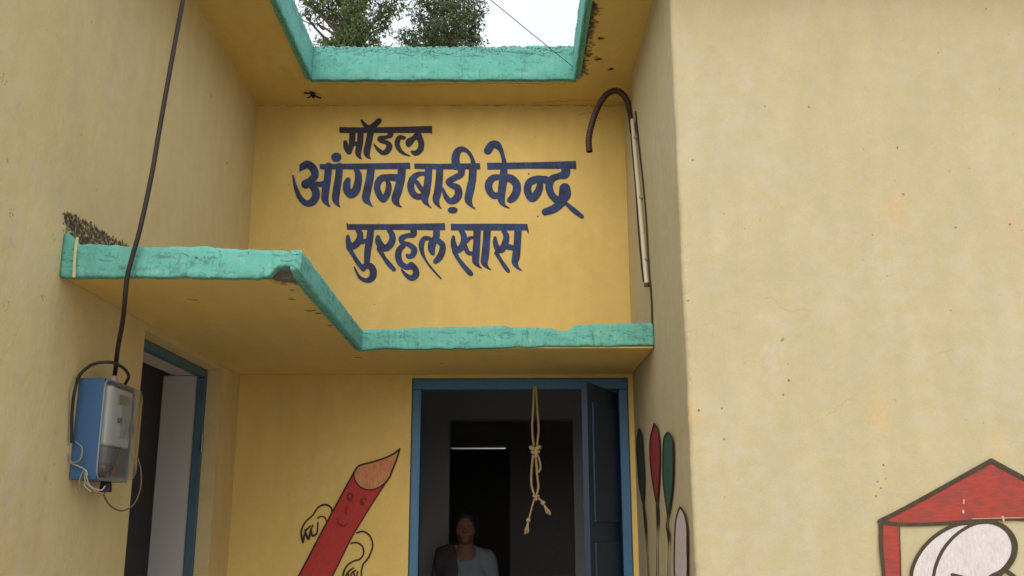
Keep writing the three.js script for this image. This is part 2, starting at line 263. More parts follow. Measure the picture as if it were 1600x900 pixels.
// roof slab with the eaves that run round the little court
const roof = mesh('roof', extruded([[-5.3, 6.3], [4.5, 6.3], [4.5, -(ZR + 0.33)], [E2 + 0.012, -(ZR + 0.33)], [E2 + 0.012, -ZE + 0.012], [E1 - 0.012, -ZE + 0.012], [E1 - 0.012, -3.1], [-5.3, -3.1]], [], YE - YS - 0.01, BY, [0, YS, 0]), soffitRoof, house);
{ const uv = roof.geometry.attributes.uv, p = roof.geometry.attributes.position; for (let i = 0; i < uv.count; i++) uv.setXY(i, p.getX(i), p.getZ(i)); }
roof.userData.label = 'flat concrete roof slab with a brownish yellow underside';

const greenMap = surface(0, 0, 4, 1, 400, (x, y, o) => {
  const a = fbm(x * 6, y * 9, 4), b = n2(x * 90, y * 90), streak = fbm(x * 30, y * 2, 2), d = smooth(fbm(x * 16, y * 22, 3) + 0.35 * fbm(x * 3, y * 3, 2), 0.30, 0.62);
  const l = 1 + a * 0.10 + b * 0.04 + streak * 0.08; const w = smooth(fbm(x * 9 + 70, y * 12, 3), 0.35, 0.7) * 0.35;
  const c = [mix(0.13, 0.25, w), mix(0.44, 0.53, w), mix(0.385, 0.47, w)];
  o[0] = mix(c[0] * l, 0.05, d * 0.4); o[1] = mix(c[1] * l, 0.16, d * 0.4); o[2] = mix(c[2] * l, 0.12, d * 0.4);
}, (cx, to, ppm) => {
  const r = rng(26);
  for (let k = 0; k < 120; k++) { const x = r() * 4, y = r(); crack(cx, to, ppm, r, [[x, y], [x + (r() - 0.5) * 0.03, y + 0.03 + r() * 0.08]], 0.002, rgb(0.02, 0.07, 0.055, 0.7)); }
  for (let k = 0; k < 60; k++) { const x = r() * 4, y = r(); crack(cx, to, ppm, r, [[x, y], [x + 0.05 + r() * 0.12, y + (r() - 0.5) * 0.02]], 0.0013, rgb(0.02, 0.07, 0.055, 0.55)); }
  const CR = rgb(0.012, 0.045, 0.038, 0.75), CR2 = rgb(0.03, 0.09, 0.07, 0.6);
  for (let k = 0; k < 170; k++) { const x = r() * 4, y = 0.195 + r() * 0.05; crack(cx, to, ppm, r, [[x, y], [x + 0.02 + r() * 0.06, y + (r() - 0.5) * 0.03], [x + 0.06 + r() * 0.08, y + (r() - 0.5) * 0.03]], 0.0016, CR); }
  for (let k = 0; k < 100; k++) { const x = r() * 4, y = 0.51 + r() * 0.03; crack(cx, to, ppm, r, [[x, y], [x + 0.01 + r() * 0.05, y + (r() - 0.5) * 0.02]], 0.0015, CR); }
  for (let k = 0; k < 5200; k++) { const x = r() * 4, v = n2(x * 5, 77) * 0.012; specks(cx, to, ppm, r, [x, x + 0.006, 0.252 + v - 0.07 * r() * r(), 0.256 + v], 1, [CR, CR2, CR2, rgb(0.3, 0.5, 0.42, 0.5)], 0.001, 0.005); }
  for (let k = 0; k < 1500; k++) { const x = r() * 4, v = n2(x * 7, 31); if (v > 0) specks(cx, to, ppm, r, [x, x + 0.01, 0.44, 0.44 + 0.1 * v], 1, [CR2, rgb(0.3, 0.5, 0.42, 0.5)], 0.0008, 0.004); }
  for (let x = 0; x < 4; x += 0.0022) { const w = 0.5 + 0.5 * n2(x * 4, 3) + 0.35 * n2(x * 25, 8); for (const [v, h] of [[0.038, 0.013], [0.43, 0.016]]) if (w > 0.1) specks(cx, to, ppm, r, [x, x + 0.004, v, v + h * w], 1, [rgb(0.012, 0.03, 0.025, 0.8), rgb(0.03, 0.05, 0.035, 0.7)], 0.001, 0.0035); }
  for (let k = 0; k < 110; k++) { const x = r() * 4, v = [0.25, 0.54][k % 2], l = 0.02 + r() * 0.07; crack(cx, to, ppm, r, [[x, v], [x + (r() - 0.5) * 0.008, v - l]], 0.0022, rgb(0.03, 0.10, 0.08, 0.4)); }
  for (let k = 0; k < 120; k++) { const x = r() * 4, y = [0.07 + r() * 0.16, 0.45 + r() * 0.08][k % 2], dark = r() < 0.5; blotch(cx, to, ppm, r, x, y, 0.02 + 0.05 * r(), 0.01 + 0.025 * r(), 60, dark ? [rgb(0.05, 0.16, 0.13, 0.22), rgb(0.08, 0.24, 0.19, 0.25)] : [rgb(0.3, 0.52, 0.45, 0.2), rgb(0.22, 0.5, 0.43, 0.22)], 0.001, 0.006); }
  specks(cx, to, ppm, r, [0, 4, 0, 1], 2600, [rgb(0.02, 0.06, 0.05, 0.8), rgb(0.3, 0.55, 0.45, 0.6), rgb(0.05, 0.1, 0.07, 0.7)], 0.0008, 0.004);
});
const GREEN = matte(greenMap, { bumpMap: crustBump, bumpScale: 0.0016, roughness: 0.85 });
const CONCRETE = matte(surface(0, 0, 2, 2, 200, (x, y, o) => { const a = fbm(x * 4, y * 4, 4), b = n2(x * 60, y * 60) * 0.02; o[0] = 0.20 + a * 0.06 + b; o[1] = 0.175 + a * 0.055 + b; o[2] = 0.14 + a * 0.045 + b; }), { bumpMap: crustBump, bumpScale: 0.01 });
// an uneven hand-trowelled band: lower and upper edge are given along its length, `rough` roughens the upper edge
function band(parent, len, P, lo, hi, t, seed, rough = 0.006, label) {
  const N = Math.max(20, Math.round(len / 0.012)), M = 9, pos = [], uv = [], idx = [], ring = M + 4;
  for (let i = 0; i <= N; i++) {
    const s = len * i / N, a = lo(s) + 0.003 * n2(s * 9, seed) + 0.0016 * n2(s * 40, seed), b = hi(s) + rough * (0.6 * n2(s * 11, seed + 3) + 0.5 * n2(s * 38, seed + 4) + 0.35 * n2(s * 95, seed + 6));
    const put = (y, d) => { const p = P(s, d); pos.push(p.x, y, p.z); uv.push(s + seed * 0.37, y - 3.85 + d); };
    put(a + 0.001, -0.02); put(a, t * 0.5);
    for (let m = 0; m < M; m++) { const k = m / (M - 1), y = mix(a + 0.004, b - 0.005, k), top = smooth(k, 0.62, 1) * rough * 120; put(y, t + 0.0022 * n2(s * 8, y * 9 + seed) + (0.0005 + 0.0018 * top) * n2(s * 42, y * 50 + seed)); }
    put(b, t * 0.45); put(b - 0.001, -0.02);
  }
  for (let i = 0; i < N; i++) for (let m = 0; m + 1 < ring; m++) { const q = i * ring + m; idx.push(q, q + ring, q + ring + 1, q, q + ring + 1, q + 1); }
  for (const [o, f] of [[0, 1], [N * ring, 0]]) for (let m = 1; m + 1 < ring; m++) f ? idx.push(o, o + m, o + m + 1) : idx.push(o, o + m + 1, o + m);
  const g = new THREE.BufferGeometry(); g.setAttribute('position', new THREE.Float32BufferAttribute(pos, 3)); g.setAttribute('uv', new THREE.Float32BufferAttribute(uv, 2)); g.setIndex(idx); g.computeVertexNormals();
  const m = mesh('fascia', g, GREEN, parent); if (label) m.userData.label = label; return m;
}
const along = (a, b) => { const d = b.clone().sub(a), L = d.length(); d.normalize(); const n = V(-d.z, 0, d.x); return [L, (s, o) => V(a.x + d.x * s + n.x * o, 0, a.z + d.z * s + n.z * o)]; };
const table = (pts) => (s) => { if (s <= pts[0][0]) return pts[0][1]; for (let i = 1; i < pts.length; i++) if (s <= pts[i][0]) return mix(pts[i - 1][1], pts[i][1], (s - pts[i - 1][0]) / (pts[i][0] - pts[i - 1][0])); return pts[pts.length - 1][1]; };
const flat = (y) => () => y;
{ // eaves
  let [L, P] = along(V(E2, 0, ZE - 0.012), V(E1, 0, ZE - 0.012)); const rev = (p) => (s, o) => p(s, o);
  [L, P] = along(V(E1 - 0.01, 0, ZE - 0.012), V(E2 + 0.01, 0, ZE - 0.012)); band(roof, L, rev(P), flat(YS - 0.008), flat(YE), 0.014, 1, 0.010, 'cracked green roof edge above the lettering');
  [L, P] = along(V(-5.3, 0, 3.1), V(E1 + 0.002, 0, 3.1)); band(roof, L, P, flat(YS - 0.008), flat(YE), 0.014, 8, 0.010);
  [L, P] = along(V(E1 - 0.012, 0, 3.112), V(E1 - 0.012, 0, ZE + 0.002)); band(roof, L, P, flat(YS - 0.008), flat(YE), 0.014, 2, 0.008);
  [L, P] = along(V(E2 + 0.012, 0, ZE + 0.002), V(E2 + 0.012, 0, ZR + 0.35)); band(roof, L, P, flat(YS - 0.008), flat(YE), 0.014, 3, 0.010);
  [L, P] = along(V(E2 + 0.014, 0, ZR + 0.33), V(4.5, 0, ZR + 0.33)); band(roof, L, P, flat(YS - 0.008), flat(YE), 0.014, 4, 0.010);
}
// canopy over the two doors: an L-shaped slab, its painted underside and three green edges
const canopy = mesh('canopy', worldUV(extruded([[XL + 0.003, -0.003], [XR - 0.003, -0.003], [XR - 0.003, -ZC2 + 0.012], [XI - 0.012, -ZC2 + 0.012], [XI - 0.012, -ZC1 + 0.10], [XI - 0.05, -ZC1 + 0.085], [XI - 0.11, -ZC1 + 0.07], [XI - 0.13, -ZC1 + 0.012], [XL + 0.003, -ZC1 + 0.012]], [], C1 - C0 - 0.02, BY, [0, C0 + 0.0115, 0])), CONCRETE, house);
canopy.userData.label = 'L-shaped concrete canopy slab over the two doorways';
{
  const g = extruded([[XL + 0.003, -0.003], [XR - 0.003, -0.003], [XR - 0.003, -ZC2 + 0.016], [XI - 0.02, -ZC2 + 0.016], [XI - 0.016, -ZC2 - 0.5], [XI - 0.02, -ZC1 + 0.17], [XI - 0.05, -ZC1 + 0.14], [XI - 0.1, -ZC1 + 0.11], [XI - 0.13, -ZC1 + 0.05], [XI - 0.14, -ZC1 + 0.016], [XL + 0.003, -ZC1 + 0.016]], [], 0.008, BY, [0, C0 + 0.004, 0]);
  const uv = g.attributes.uv, p = g.attributes.position; for (let i = 0; i < uv.count; i++) uv.setXY(i, p.getX(i), p.getZ(i));
  mesh('soffit', g, soffitCanopy, canopy);
  const yz = (px, py) => { const p = at(px, py, 'z', ZC1); return [p.x - XL, p.y]; }, yi = (px, py) => { const p = at(px, py, 'z', ZC2); return [p.x - XI, p.y]; };
  let [L, P] = along(V(XL, 0, ZC1 - 0.012), V(XI, 0, ZC1 - 0.012));
  band(canopy, L, P, table([yz(92, 432), yz(116, 433), yz(250, 433), yz(400, 434), yz(419, 433), yz(426, 428), yz(431, 421), yz(436, 418), yz(456, 416), yz(463, 419), yz(470, 426)]), table([yz(98, 364), yz(108, 364), yz(117, 372), yz(120, 381), yz(200, 384), yz(312, 386), yz(322, 383), yz(330, 386), yz(420, 391), yz(468, 393)]), 0.014, 5, 0.004, 'green canopy edge with a broken-out corner');
  [L, P] = along(V(XI - 0.012, 0, ZC1 + 0.001), V(XI - 0.012, 0, ZC2)); band(canopy, L, P, table([[0, C0 + 0.02], [0.06, C0 + 0.008], [0.2, C0 - 0.003], [2, C0 - 0.004]]), table([[0, C1 + 0.004], [0.6, C1 + 0.002], [2, C1]]), 0.014, 6, 0.004);
  [L, P] = along(V(XI - 0.02, 0, ZC2 - 0.012), V(XR, 0, ZC2 - 0.012));
  band(canopy, L, P, table([yi(562, 549), yi(575, 547), yi(610, 544), yi(640, 546), yi(800, 543), yi(860, 541), yi(1000, 540), yi(1012, 539), yi(1022, 539)]), table([yi(562, 515), yi(700, 511), yi(795, 509), yi(806, 512), yi(868, 512), yi(878, 517), yi(894, 517), yi(905, 508), yi(980, 505), yi(1022, 504)]), 0.014, 7, 0.003, 'green canopy edge over the blue door');
}

// ---------------------------------------------------------------- doors
const BLUE = new THREE.MeshStandardMaterial({ roughness: 0.5, map: surface(0, 0, 1, 2, 300, (x, y, o) => { const a = fbm(x * 30, y * 3, 3), b = fbm(x * 4, y * 4, 3), l = 1 + a * 0.1 + b * 0.1; o[0] = 0.045 * l; o[1] = 0.16 * l; o[2] = 0.33 * l; }) });
const DULL = new THREE.MeshStandardMaterial({ roughness: 0.65, map: surface(0, 0, 1, 2, 300, (x, y, o) => { const a = fbm(x * 30, y * 3, 3), b = fbm(x * 4, y * 4, 3), l = 1 + a * 0.15 + b * 0.15; o[0] = 0.07 * l; o[1] = 0.15 * l; o[2] = 0.22 * l; }) });
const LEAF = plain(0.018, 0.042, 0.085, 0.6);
const STEEL = plain(0.3, 0.3, 0.31, 0.4, { metalness: 0.9 });
{
  const d = new THREE.Group(); d.name = 'door'; d.userData.label = 'open blue double door under the lettering'; house.add(d);
  const z0 = -0.115, z1 = -0.025, w = 0.05;
  mesh('frame', worldUV(mergeGeometries([rbox(DL + 0.002, DL + w, FL, DT - 0.062, z0, z1), rbox(DR - w, DR - 0.002, FL, DT - 0.062, z0, z1), rbox(DL + 0.002, DR - 0.002, DT - 0.06, DT - 0.002, z0, z1)])), BLUE, d);
  const leaf = (hx, hz, ang, w, flip) => {
    const H = DT - 0.07 - FL - 0.01, g = [rbox(0, w, 0, H, -0.016, 0.016, 0.003)];
    for (const [a, b] of [[0.1, 0.62], [0.72, 1.3], [1.4, H - 0.1]]) for (const s of [-1, 1]) g.push(rbox(0.07, w - 0.07, a, b, s > 0 ? 0.014 : -0.026, s > 0 ? 0.026 : -0.014, 0.004));
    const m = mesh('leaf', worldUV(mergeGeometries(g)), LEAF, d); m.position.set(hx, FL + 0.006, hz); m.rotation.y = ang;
    const h = mesh('handle', mergeGeometries([capped([[w - 0.04, 0.95, 0.02], [w - 0.04, 0.955, 0.05], [w - 0.04, 1.1, 0.05], [w - 0.04, 1.105, 0.02]].map((p) => [p[0], p[1], p[2] * flip]), 0.006, 30)]), STEEL, m);
    return m;
  };
  leaf(DR - w - 0.006, z0 - 0.016, Math.PI - Math.atan2(-0.5, 0.215) - 2 * Math.PI + 0.0, 0.545, 1);
  leaf(DL + w - 0.035, z0 - 0.15, Math.PI / 2 + 0.14, 0.545, -1);
}
{
  const d = new THREE.Group(); d.name = 'door'; d.userData.label = 'dull teal door frame in the side wall beside the meter box'; house.add(d);
  const x0 = XL - 0.115, x1 = XL - 0.07, w = 0.03;
  mesh('frame', worldUV(mergeGeometries([rbox(x0, x1, FL, LT - 0.04, ZF + 0.002, ZF + w), rbox(x0, x1, FL, LT - 0.04, ZN - w, ZN - 0.002), rbox(x0, x1, LT - 0.038, LT - 0.002, ZF + 0.002, ZN - 0.002)])), DULL, d);
  const GREYW = plain(0.60, 0.585, 0.59, 0.6);
  mesh('lining', worldUV(rbox(XL - WT - 0.05, x0 - 0.002, FL, LT - 0.03, ZF + 0.002, ZF + 0.022, 0.002)), GREYW, d); mesh('lining', worldUV(rbox(XL - WT - 0.004, x0 - 0.002, LT - 0.028, LT - 0.002, ZF + 0.002, ZN - 0.002, 0.002)), GREYW, d);
  const lf = mesh('leaf', worldUV(mergeGeometries([rbox(-0.85, 0, 0, LT + 0.12 - FL, -0.015, 0.015, 0.003), rbox(-0.81, -0.03, 0.1, 0.95, 0.0135, 0.018, 0.002), rbox(-0.81, -0.03, 1.05, LT + 0.02 - FL, 0.0135, 0.018, 0.002)])), GREYW, d);
  lf.position.set(XL - WT - 0.012, FL + 0.006, ZN - 0.03); lf.userData.label = 'grey door leaf folded back into the room';
  for (const y of [0.5, 1.2, 1.9]) mesh('hinge', new THREE.CylinderGeometry(0.007, 0.007, 0.09, 10).translate(x1 + 0.004, y, ZF + w + 0.003), STEEL, d);
}

// ---------------------------------------------------------------- painted lettering and pictures
// strokes are drawn in photo pixels, outlined, and the outlines are laid on the wall plane
function outline(draw, x0, y0, w, h, S, toWall, normal, uvOf) {
  const W = Math.round(w * S), H = Math.round(h * S), cv = document.createElement('canvas'); cv.width = W; cv.height = H;
  const cx = cv.getContext('2d'); cx.fillStyle = cx.strokeStyle = '#000'; cx.setTransform(S, 0, 0, S, -x0 * S, -y0 * S); draw(cx);
  const d = cx.getImageData(0, 0, W, H).data, A = (i, j) => (i < 0 || j < 0 || i >= W || j >= H ? 0 : d[(j * W + i) * 4 + 3] / 255) - 0.5;
  const next = new Map(), key = (e) => e[2], T = (a, b) => a / (a - b);
  for (let j = -1; j < H; j++) for (let i = -1; i < W; i++) {
    const a = A(i, j), b = A(i + 1, j), c = A(i + 1, j + 1), e = A(i, j + 1), m = (a > 0) | ((b > 0) << 1) | ((c > 0) << 2) | ((e > 0) << 3);
    if (!m || m === 15) continue;
    const N = () => [i + T(a, b), j, 'h' + i + ',' + j], E = () => [i + 1, j + T(b, c), 'v' + (i + 1) + ',' + j], Sx = () => [i + T(e, c), j + 1, 'h' + i + ',' + (j + 1)], Wx = () => [i, j + T(a, e), 'v' + i + ',' + j];
    const seg = { 1: [[N, Wx]], 2: [[E, N]], 3: [[E, Wx]], 4: [[Sx, E]], 5: [[N, E], [Sx, Wx]], 6: [[Sx, N]], 7: [[Sx, Wx]], 8: [[Wx, Sx]], 9: [[N, Sx]], 10: [[E, Sx], [Wx, N]], 11: [[E, Sx]], 12: [[Wx, E]], 13: [[N, E]], 14: [[Wx, N]] }[m];
    for (const [p, q] of seg) { const P = p(), Q = q(); next.set(P[2], [P, Q]); }
  }
  const loops = [];
  while (next.size) {
    const first = next.keys().next().value; let k = first; const L = [];
    while (next.has(k)) { const [P, Q] = next.get(k); next.delete(k); L.push([P[0] + 0.5, P[1] + 0.5]); k = Q[2]; }
    const simp = (p, a, b) => { let md = 0, mi = 0; for (let i = a + 1; i < b; i++) { const [x1, y1] = p[a], [x2, y2] = p[b], l = Math.hypot(x2 - x1, y2 - y1) || 1, dd = Math.abs((p[i][0] - x1) * (y2 - y1) - (p[i][1] - y1) * (x2 - x1)) / l; if (dd > md) { md = dd; mi = i; } } return md > 0.35 ? [...simp(p, a, mi), ...simp(p, mi, b)] : [p[a]]; };
    if (L.length > 6) { const hf = L.length >> 1, R = [...simp(L, 0, hf), ...simp(L, hf, L.length - 1), L[L.length - 1]]; if (R.length > 3) loops.push(R.map(([x, y]) => new THREE.Vector2(x / S + x0, y / S + y0))); }
  }
  const area = (l) => THREE.ShapeUtils.area(l), inside = (p, l) => { let c = false; for (let i = 0, j = l.length - 1; i < l.length; j = i++) if ((l[i].y > p.y) !== (l[j].y > p.y) && p.x < (l[j].x - l[i].x) * (p.y - l[i].y) / (l[j].y - l[i].y) + l[i].x) c = !c; return c; };
  const sorted = loops.map((l) => ({ l, a: Math.abs(area(l)) })).sort((p, q) => q.a - p.a), outer = [];
  for (const s of sorted) { const depth = sorted.filter((o) => o.a > s.a && inside(s.l[0], o.l)); if (depth.length % 2 === 0) outer.push({ l: s.l, holes: [] }); else { const par = outer.filter((o) => inside(s.l[0], o.l)).pop(); if (par) par.holes.push(s.l); } }
  const pos = [], uv = [], idx = [];
  for (const o of outer) {
    const base = pos.length / 3, all = [o.l, ...o.holes].flat();
    for (const p of all) { const q = toWall(p.x, p.y); pos.push(q.x, q.y, q.z); uv.push(...uvOf(q)); }
    for (const f of THREE.ShapeUtils.triangulateShape(o.l, o.holes)) idx.push(base + f[0], base + f[1], base + f[2]);
  }
  // face the viewer
  for (let k = 0; k < idx.length; k += 3) { const g = (i) => V(pos[idx[k + i] * 3], pos[idx[k + i] * 3 + 1], pos[idx[k + i] * 3 + 2]), a = g(0); if (g(1).sub(a).cross(g(2).sub(a)).dot(normal) < 0) { const t = idx[k + 1]; idx[k + 1] = idx[k + 2]; idx[k + 2] = t; } }
  const g = new THREE.BufferGeometry(); g.setAttribute('position', new THREE.Float32BufferAttribute(pos, 3)); g.setAttribute('uv', new THREE.Float32BufferAttribute(uv, 2)); g.setIndex(idx);
  g.setAttribute('normal', new THREE.Float32BufferAttribute(pos.map((_, i) => normal.getComponent(i % 3)), 3)); return g;
}
// one brush stroke through [x, y, width] points
function stroke(cx, pts, ox = 0, oy = 0, s = 1) {
  const c = new THREE.CatmullRomCurve3(pts.map(([x, y, w]) => V(x, y, w)), false, 'centripetal'), n = Math.max(8, Math.ceil(c.getLength() / s / 0.25));
  for (let i = 0; i <= n; i++) { const p = c.getPoint(i / n); cx.beginPath(); cx.arc(ox + p.x / s, oy + p.y / s, Math.max(0.2, p.z / s / 2), 0, 7); cx.fill(); }
}
const poly = (cx, pts, ox = 0, oy = 0, s = 1) => { cx.beginPath(); pts.forEach(([x, y], i) => cx[i ? 'lineTo' : 'moveTo'](ox + x / s, oy + y / s)); cx.closePath(); cx.fill(); };
const blob = (cx, x, y, rx, ry, ox, oy, s) => { cx.beginPath(); cx.ellipse(ox + x / s, oy + y / s, rx / s, ry / s, 0, 0, 7); cx.fill(); };
const onSign = (d) => (px, py) => at(px, py, 'z', 0).setZ(d), onReturn = (d) => (px, py) => at(px, py, 'x', XR - 0.004).setX(XR - 0.004 - d), onFront = (d) => (px, py) => at(px, py, 'z', ZR + 0.004).setZ(ZR + 0.004 + d);
const brushed = (a, b, amt = 1, fx = 60, fy = 14) => new THREE.MeshStandardMaterial({ roughness: 0.75, bumpMap: plasterBump, bumpScale: 0.0035, map: surface(0, 0, 1, 1, 330, (x, y, o) => { const k = Math.min(1, Math.max(0, 0.42 + amt * (0.5 * fbm(x * 9, y * 9, 3) + 0.45 * fbm(x * fx, y * fy, 2)))), l = 1 + 0.14 * fbm(x * fx * 2, y * fy * 2, 2); for (let c = 0; c < 3; c++) o[c] = mix(a[c], b[c], k) * l; }) });
const INK = brushed([0.024, 0.062, 0.20], [0.026, 0.022, 0.045], 1.35), INK2 = brushed([0.022, 0.03, 0.075], [0.026, 0.02, 0.026], 0.9);
const letterWords = [
  [INK2, 520, 180, 9.412, [525, 180, 155, 75],
    [[[95, 165], [100, 176], [480, 182], [1000, 172], [1460, 160], [1464, 282], [1440, 264], [1000, 264], [600, 264], [110, 264], [95, 240]]],
    [[[425, 80, 30], [465, 140, 50], [520, 190, 70]], [[680, 85, 75], [640, 125, 75], [560, 185, 80], [500, 180, 50]], [[290, 260, 85], [282, 400, 80], [250, 545, 55]], [[185, 400, 55], [200, 480, 70], [235, 550, 55]], [[300, 425, 60], [370, 420, 60]], [[412, 262, 85], [400, 420, 85], [375, 560, 80], [398, 622, 30], [422, 642, 14]], [[555, 262, 90], [525, 420, 90], [500, 560, 85], [530, 620, 35], [555, 640, 12]],
      [[850, 262, 80], [850, 295, 70], [800, 322, 50], [695, 350, 72], [720, 385, 50], [800, 408, 60], [832, 455, 82], [800, 530, 78], [740, 555, 62], [670, 510, 48], [608, 432, 18]],
      [[1050, 335, 46], [985, 330, 64], [948, 400, 70], [970, 490, 62], [1030, 555, 42], [1135, 602, 13]], [[1255, 290, 85], [1175, 355, 72], [1125, 400, 100], [1115, 440, 60]], [[1265, 310, 85], [1302, 420, 80], [1285, 510, 80], [1220, 560, 70], [1162, 540, 34]]]],
  [INK, 450, 220, 7.5, [450, 230, 195, 105],
    [[[368, 276], [480, 273], [900, 266], [1430, 258], [1436, 330], [1000, 336], [620, 336], [380, 336]], [[135, 278], [215, 232], [222, 318], [135, 368]]],
    [[[180, 300, 75], [230, 278, 82], [298, 330, 86], [315, 410, 82], [262, 470, 76], [208, 510, 96]], [[250, 485, 86], [310, 560, 82], [330, 640, 86], [290, 715, 82], [220, 735, 66], [150, 680, 56], [95, 560, 42], [60, 412, 18]], [[330, 500, 38], [380, 512, 58], [425, 500, 58]],
      [[475, 300, 78], [465, 440, 78], [440, 600, 82], [435, 690, 72], [470, 750, 28], [492, 772, 10]], [[605, 300, 75], [595, 420, 78], [570, 580, 82], [560, 690, 72], [590, 755, 26], [610, 777, 9]],
      [[795, 330, 46], [825, 400, 72], [820, 500, 82], [790, 590, 92], [740, 630, 84], [694, 580, 84], [692, 500, 76], [705, 460, 56]], [[975, 310, 84], [960, 440, 84], [930, 580, 88], [915, 680, 82], [960, 740, 28], [990, 772, 9]],
      [[1300, 438, 82], [1180, 430, 70], [1085, 450, 74], [1045, 540, 70], [1070, 630, 70], [1118, 690, 64], [1165, 620, 70], [1182, 530, 60], [1165, 470, 44]], [[1335, 310, 88], [1325, 440, 88], [1285, 600, 92], [1260, 690, 82], [1300, 760, 26], [1330, 777, 9]]], [[568, 195, 60, 56]]],
  [INK, 630, 210, 6.92, [630, 215, 130, 120],
    [[[118, 315], [400, 319], [830, 312], [836, 380], [640, 378], [300, 378], [122, 374]]],
    [[[240, 428, 38], [170, 430, 46], [104, 480, 66], [82, 560, 70], [107, 640, 66], [160, 675, 60], [230, 655, 56]], [[145, 515, 40], [180, 570, 46], [220, 620, 46]], [[275, 370, 72], [270, 480, 72], [250, 620, 76], [235, 710, 62], [270, 765, 23], [302, 797, 7]], [[395, 370, 72], [390, 480, 72], [375, 620, 76], [355, 710, 66], [385, 775, 23], [412, 802, 7]],
      [[630, 380, 72], [625, 430, 66], [560, 470, 60], [492, 515, 60], [512, 545, 52], [585, 580, 70], [600, 640, 76], [570, 700, 76], [510, 725, 56], [460, 670, 46], [430, 588, 22]], [[755, 370, 78], [745, 500, 78], [720, 620, 82], [705, 710, 72], [745, 780, 23], [777, 807, 7]], [[572, 340, 84], [566, 250, 80], [590, 185, 70], [640, 160, 50], [700, 190, 36], [740, 250, 36], [760, 320, 46]]], [[535, 820, 55, 36]]],
  [INK, 750, 210, 6.428, [750, 215, 170, 130],
    [[[70, 286], [450, 283], [965, 268], [966, 352], [920, 346], [450, 346], [74, 356]]],
    [[[78, 165, 72], [120, 108, 72], [165, 105, 70], [205, 150, 46], [230, 220, 36], [245, 290, 42]], [[240, 340, 62], [235, 440, 76], [220, 560, 72], [215, 660, 62], [245, 715, 23], [292, 741, 7]], [[205, 430, 46], [130, 440, 60], [87, 500, 70], [97, 570, 66], [140, 615, 60], [200, 610, 56]], [[250, 435, 70], [320, 450, 74], [368, 510, 76], [365, 580, 76], [330, 640, 70], [302, 660, 56]],
      [[660, 450, 58], [560, 455, 70], [494, 490, 70], [478, 570, 70], [520, 640, 74], [570, 600, 74], [600, 530, 64], [600, 480, 46]], [[600, 450, 56], [680, 480, 46]], [[860, 330, 82], [855, 400, 80], [790, 420, 56], [722, 450, 66], [694, 520, 70], [720, 610, 66], [780, 670, 66]], [[852, 545, 100], [852, 600, 112], [820, 670, 76]], [[830, 680, 76], [740, 750, 76], [655, 780, 66]], [[870, 700, 33], [950, 770, 46], [1022, 826, 38]]]],
  [INK, 530, 340, 8.183, [530, 343, 170, 105],
    [[[94, 58], [115, 85], [700, 85], [1352, 72], [1358, 162], [900, 158], [100, 156]]],
    [[[240, 160, 56], [270, 220, 72], [250, 300, 82], [190, 360, 82], [142, 368, 76], [117, 300, 62], [112, 240, 38]], [[120, 380, 56], [180, 480, 46], [250, 590, 52], [310, 660, 56]], [[270, 312, 56], [360, 300, 56]], [[405, 150, 78], [390, 280, 82], [365, 430, 82], [355, 570, 66]], [[330, 622, 66], [400, 622, 74], [437, 690, 84], [420, 770, 80], [360, 805, 56], [270, 770, 38], [193, 635, 15]],
      [[640, 160, 56], [680, 230, 72], [670, 320, 82], [600, 390, 80], [542, 370, 86], [502, 300, 76], [497, 250, 46]], [[510, 400, 56], [580, 520, 46], [650, 610, 56], [702, 666, 46]],
      [[950, 155, 78], [950, 215, 70], [860, 235, 54], [798, 270, 70], [805, 315, 52], [900, 350, 56], [960, 410, 70], [940, 480, 66], [885, 500, 46], [868, 482, 36]], [[830, 350, 56], [767, 420, 74], [757, 510, 76], [790, 590, 70], [860, 632, 66], [920, 620, 74]], [[920, 612, 82], [975, 660, 70], [980, 730, 80], [930, 775, 64], [860, 740, 46], [798, 668, 18]],
      [[1245, 150, 78], [1240, 250, 80], [1192, 330, 94], [1182, 400, 84], [1197, 460, 46]], [[1150, 268, 46], [1092, 268, 56], [1052, 340, 64], [1062, 440, 46], [1110, 550, 23], [1200, 670, 23], [1302, 782, 17]], [[1270, 300, 64], [1320, 350, 70], [1315, 440, 76], [1275, 520, 76], [1232, 563, 56]]]],
  [INK, 690, 340, 9, [700, 343, 132, 90],
    [[[130, 85], [200, 90], [700, 85], [1205, 90], [1226, 190], [1221, 236], [1195, 180], [700, 183], [130, 179]]],
    [[[270, 180, 56], [310, 250, 76], [310, 350, 86], [260, 440, 86], [202, 450, 86], [167, 360, 72], [166, 272, 38]], [[182, 470, 66], [222, 560, 52], [310, 680, 60], [400, 780, 66], [420, 798, 46]], [[330, 400, 56], [370, 490, 56], [425, 508, 46]], [[350, 330, 56], [400, 288, 42], [445, 280, 36]], [[500, 180, 96], [495, 350, 92], [480, 560, 96], [480, 620, 82], [530, 690, 26], [562, 713, 9]], [[640, 180, 96], [630, 350, 96], [610, 560, 100], [600, 630, 86], [655, 710, 26], [693, 733, 9]],
      [[870, 185, 56], [910, 260, 76], [890, 370, 86], [840, 450, 90], [792, 440, 80], [757, 360, 66], [752, 287, 42]], [[770, 500, 56], [830, 600, 46], [890, 690, 56], [937, 752, 46]], [[930, 410, 76], [1010, 430, 66]], [[1075, 180, 96], [1065, 350, 96], [1045, 560, 100], [1030, 630, 82], [1085, 720, 26], [1127, 743, 9]]]],
];
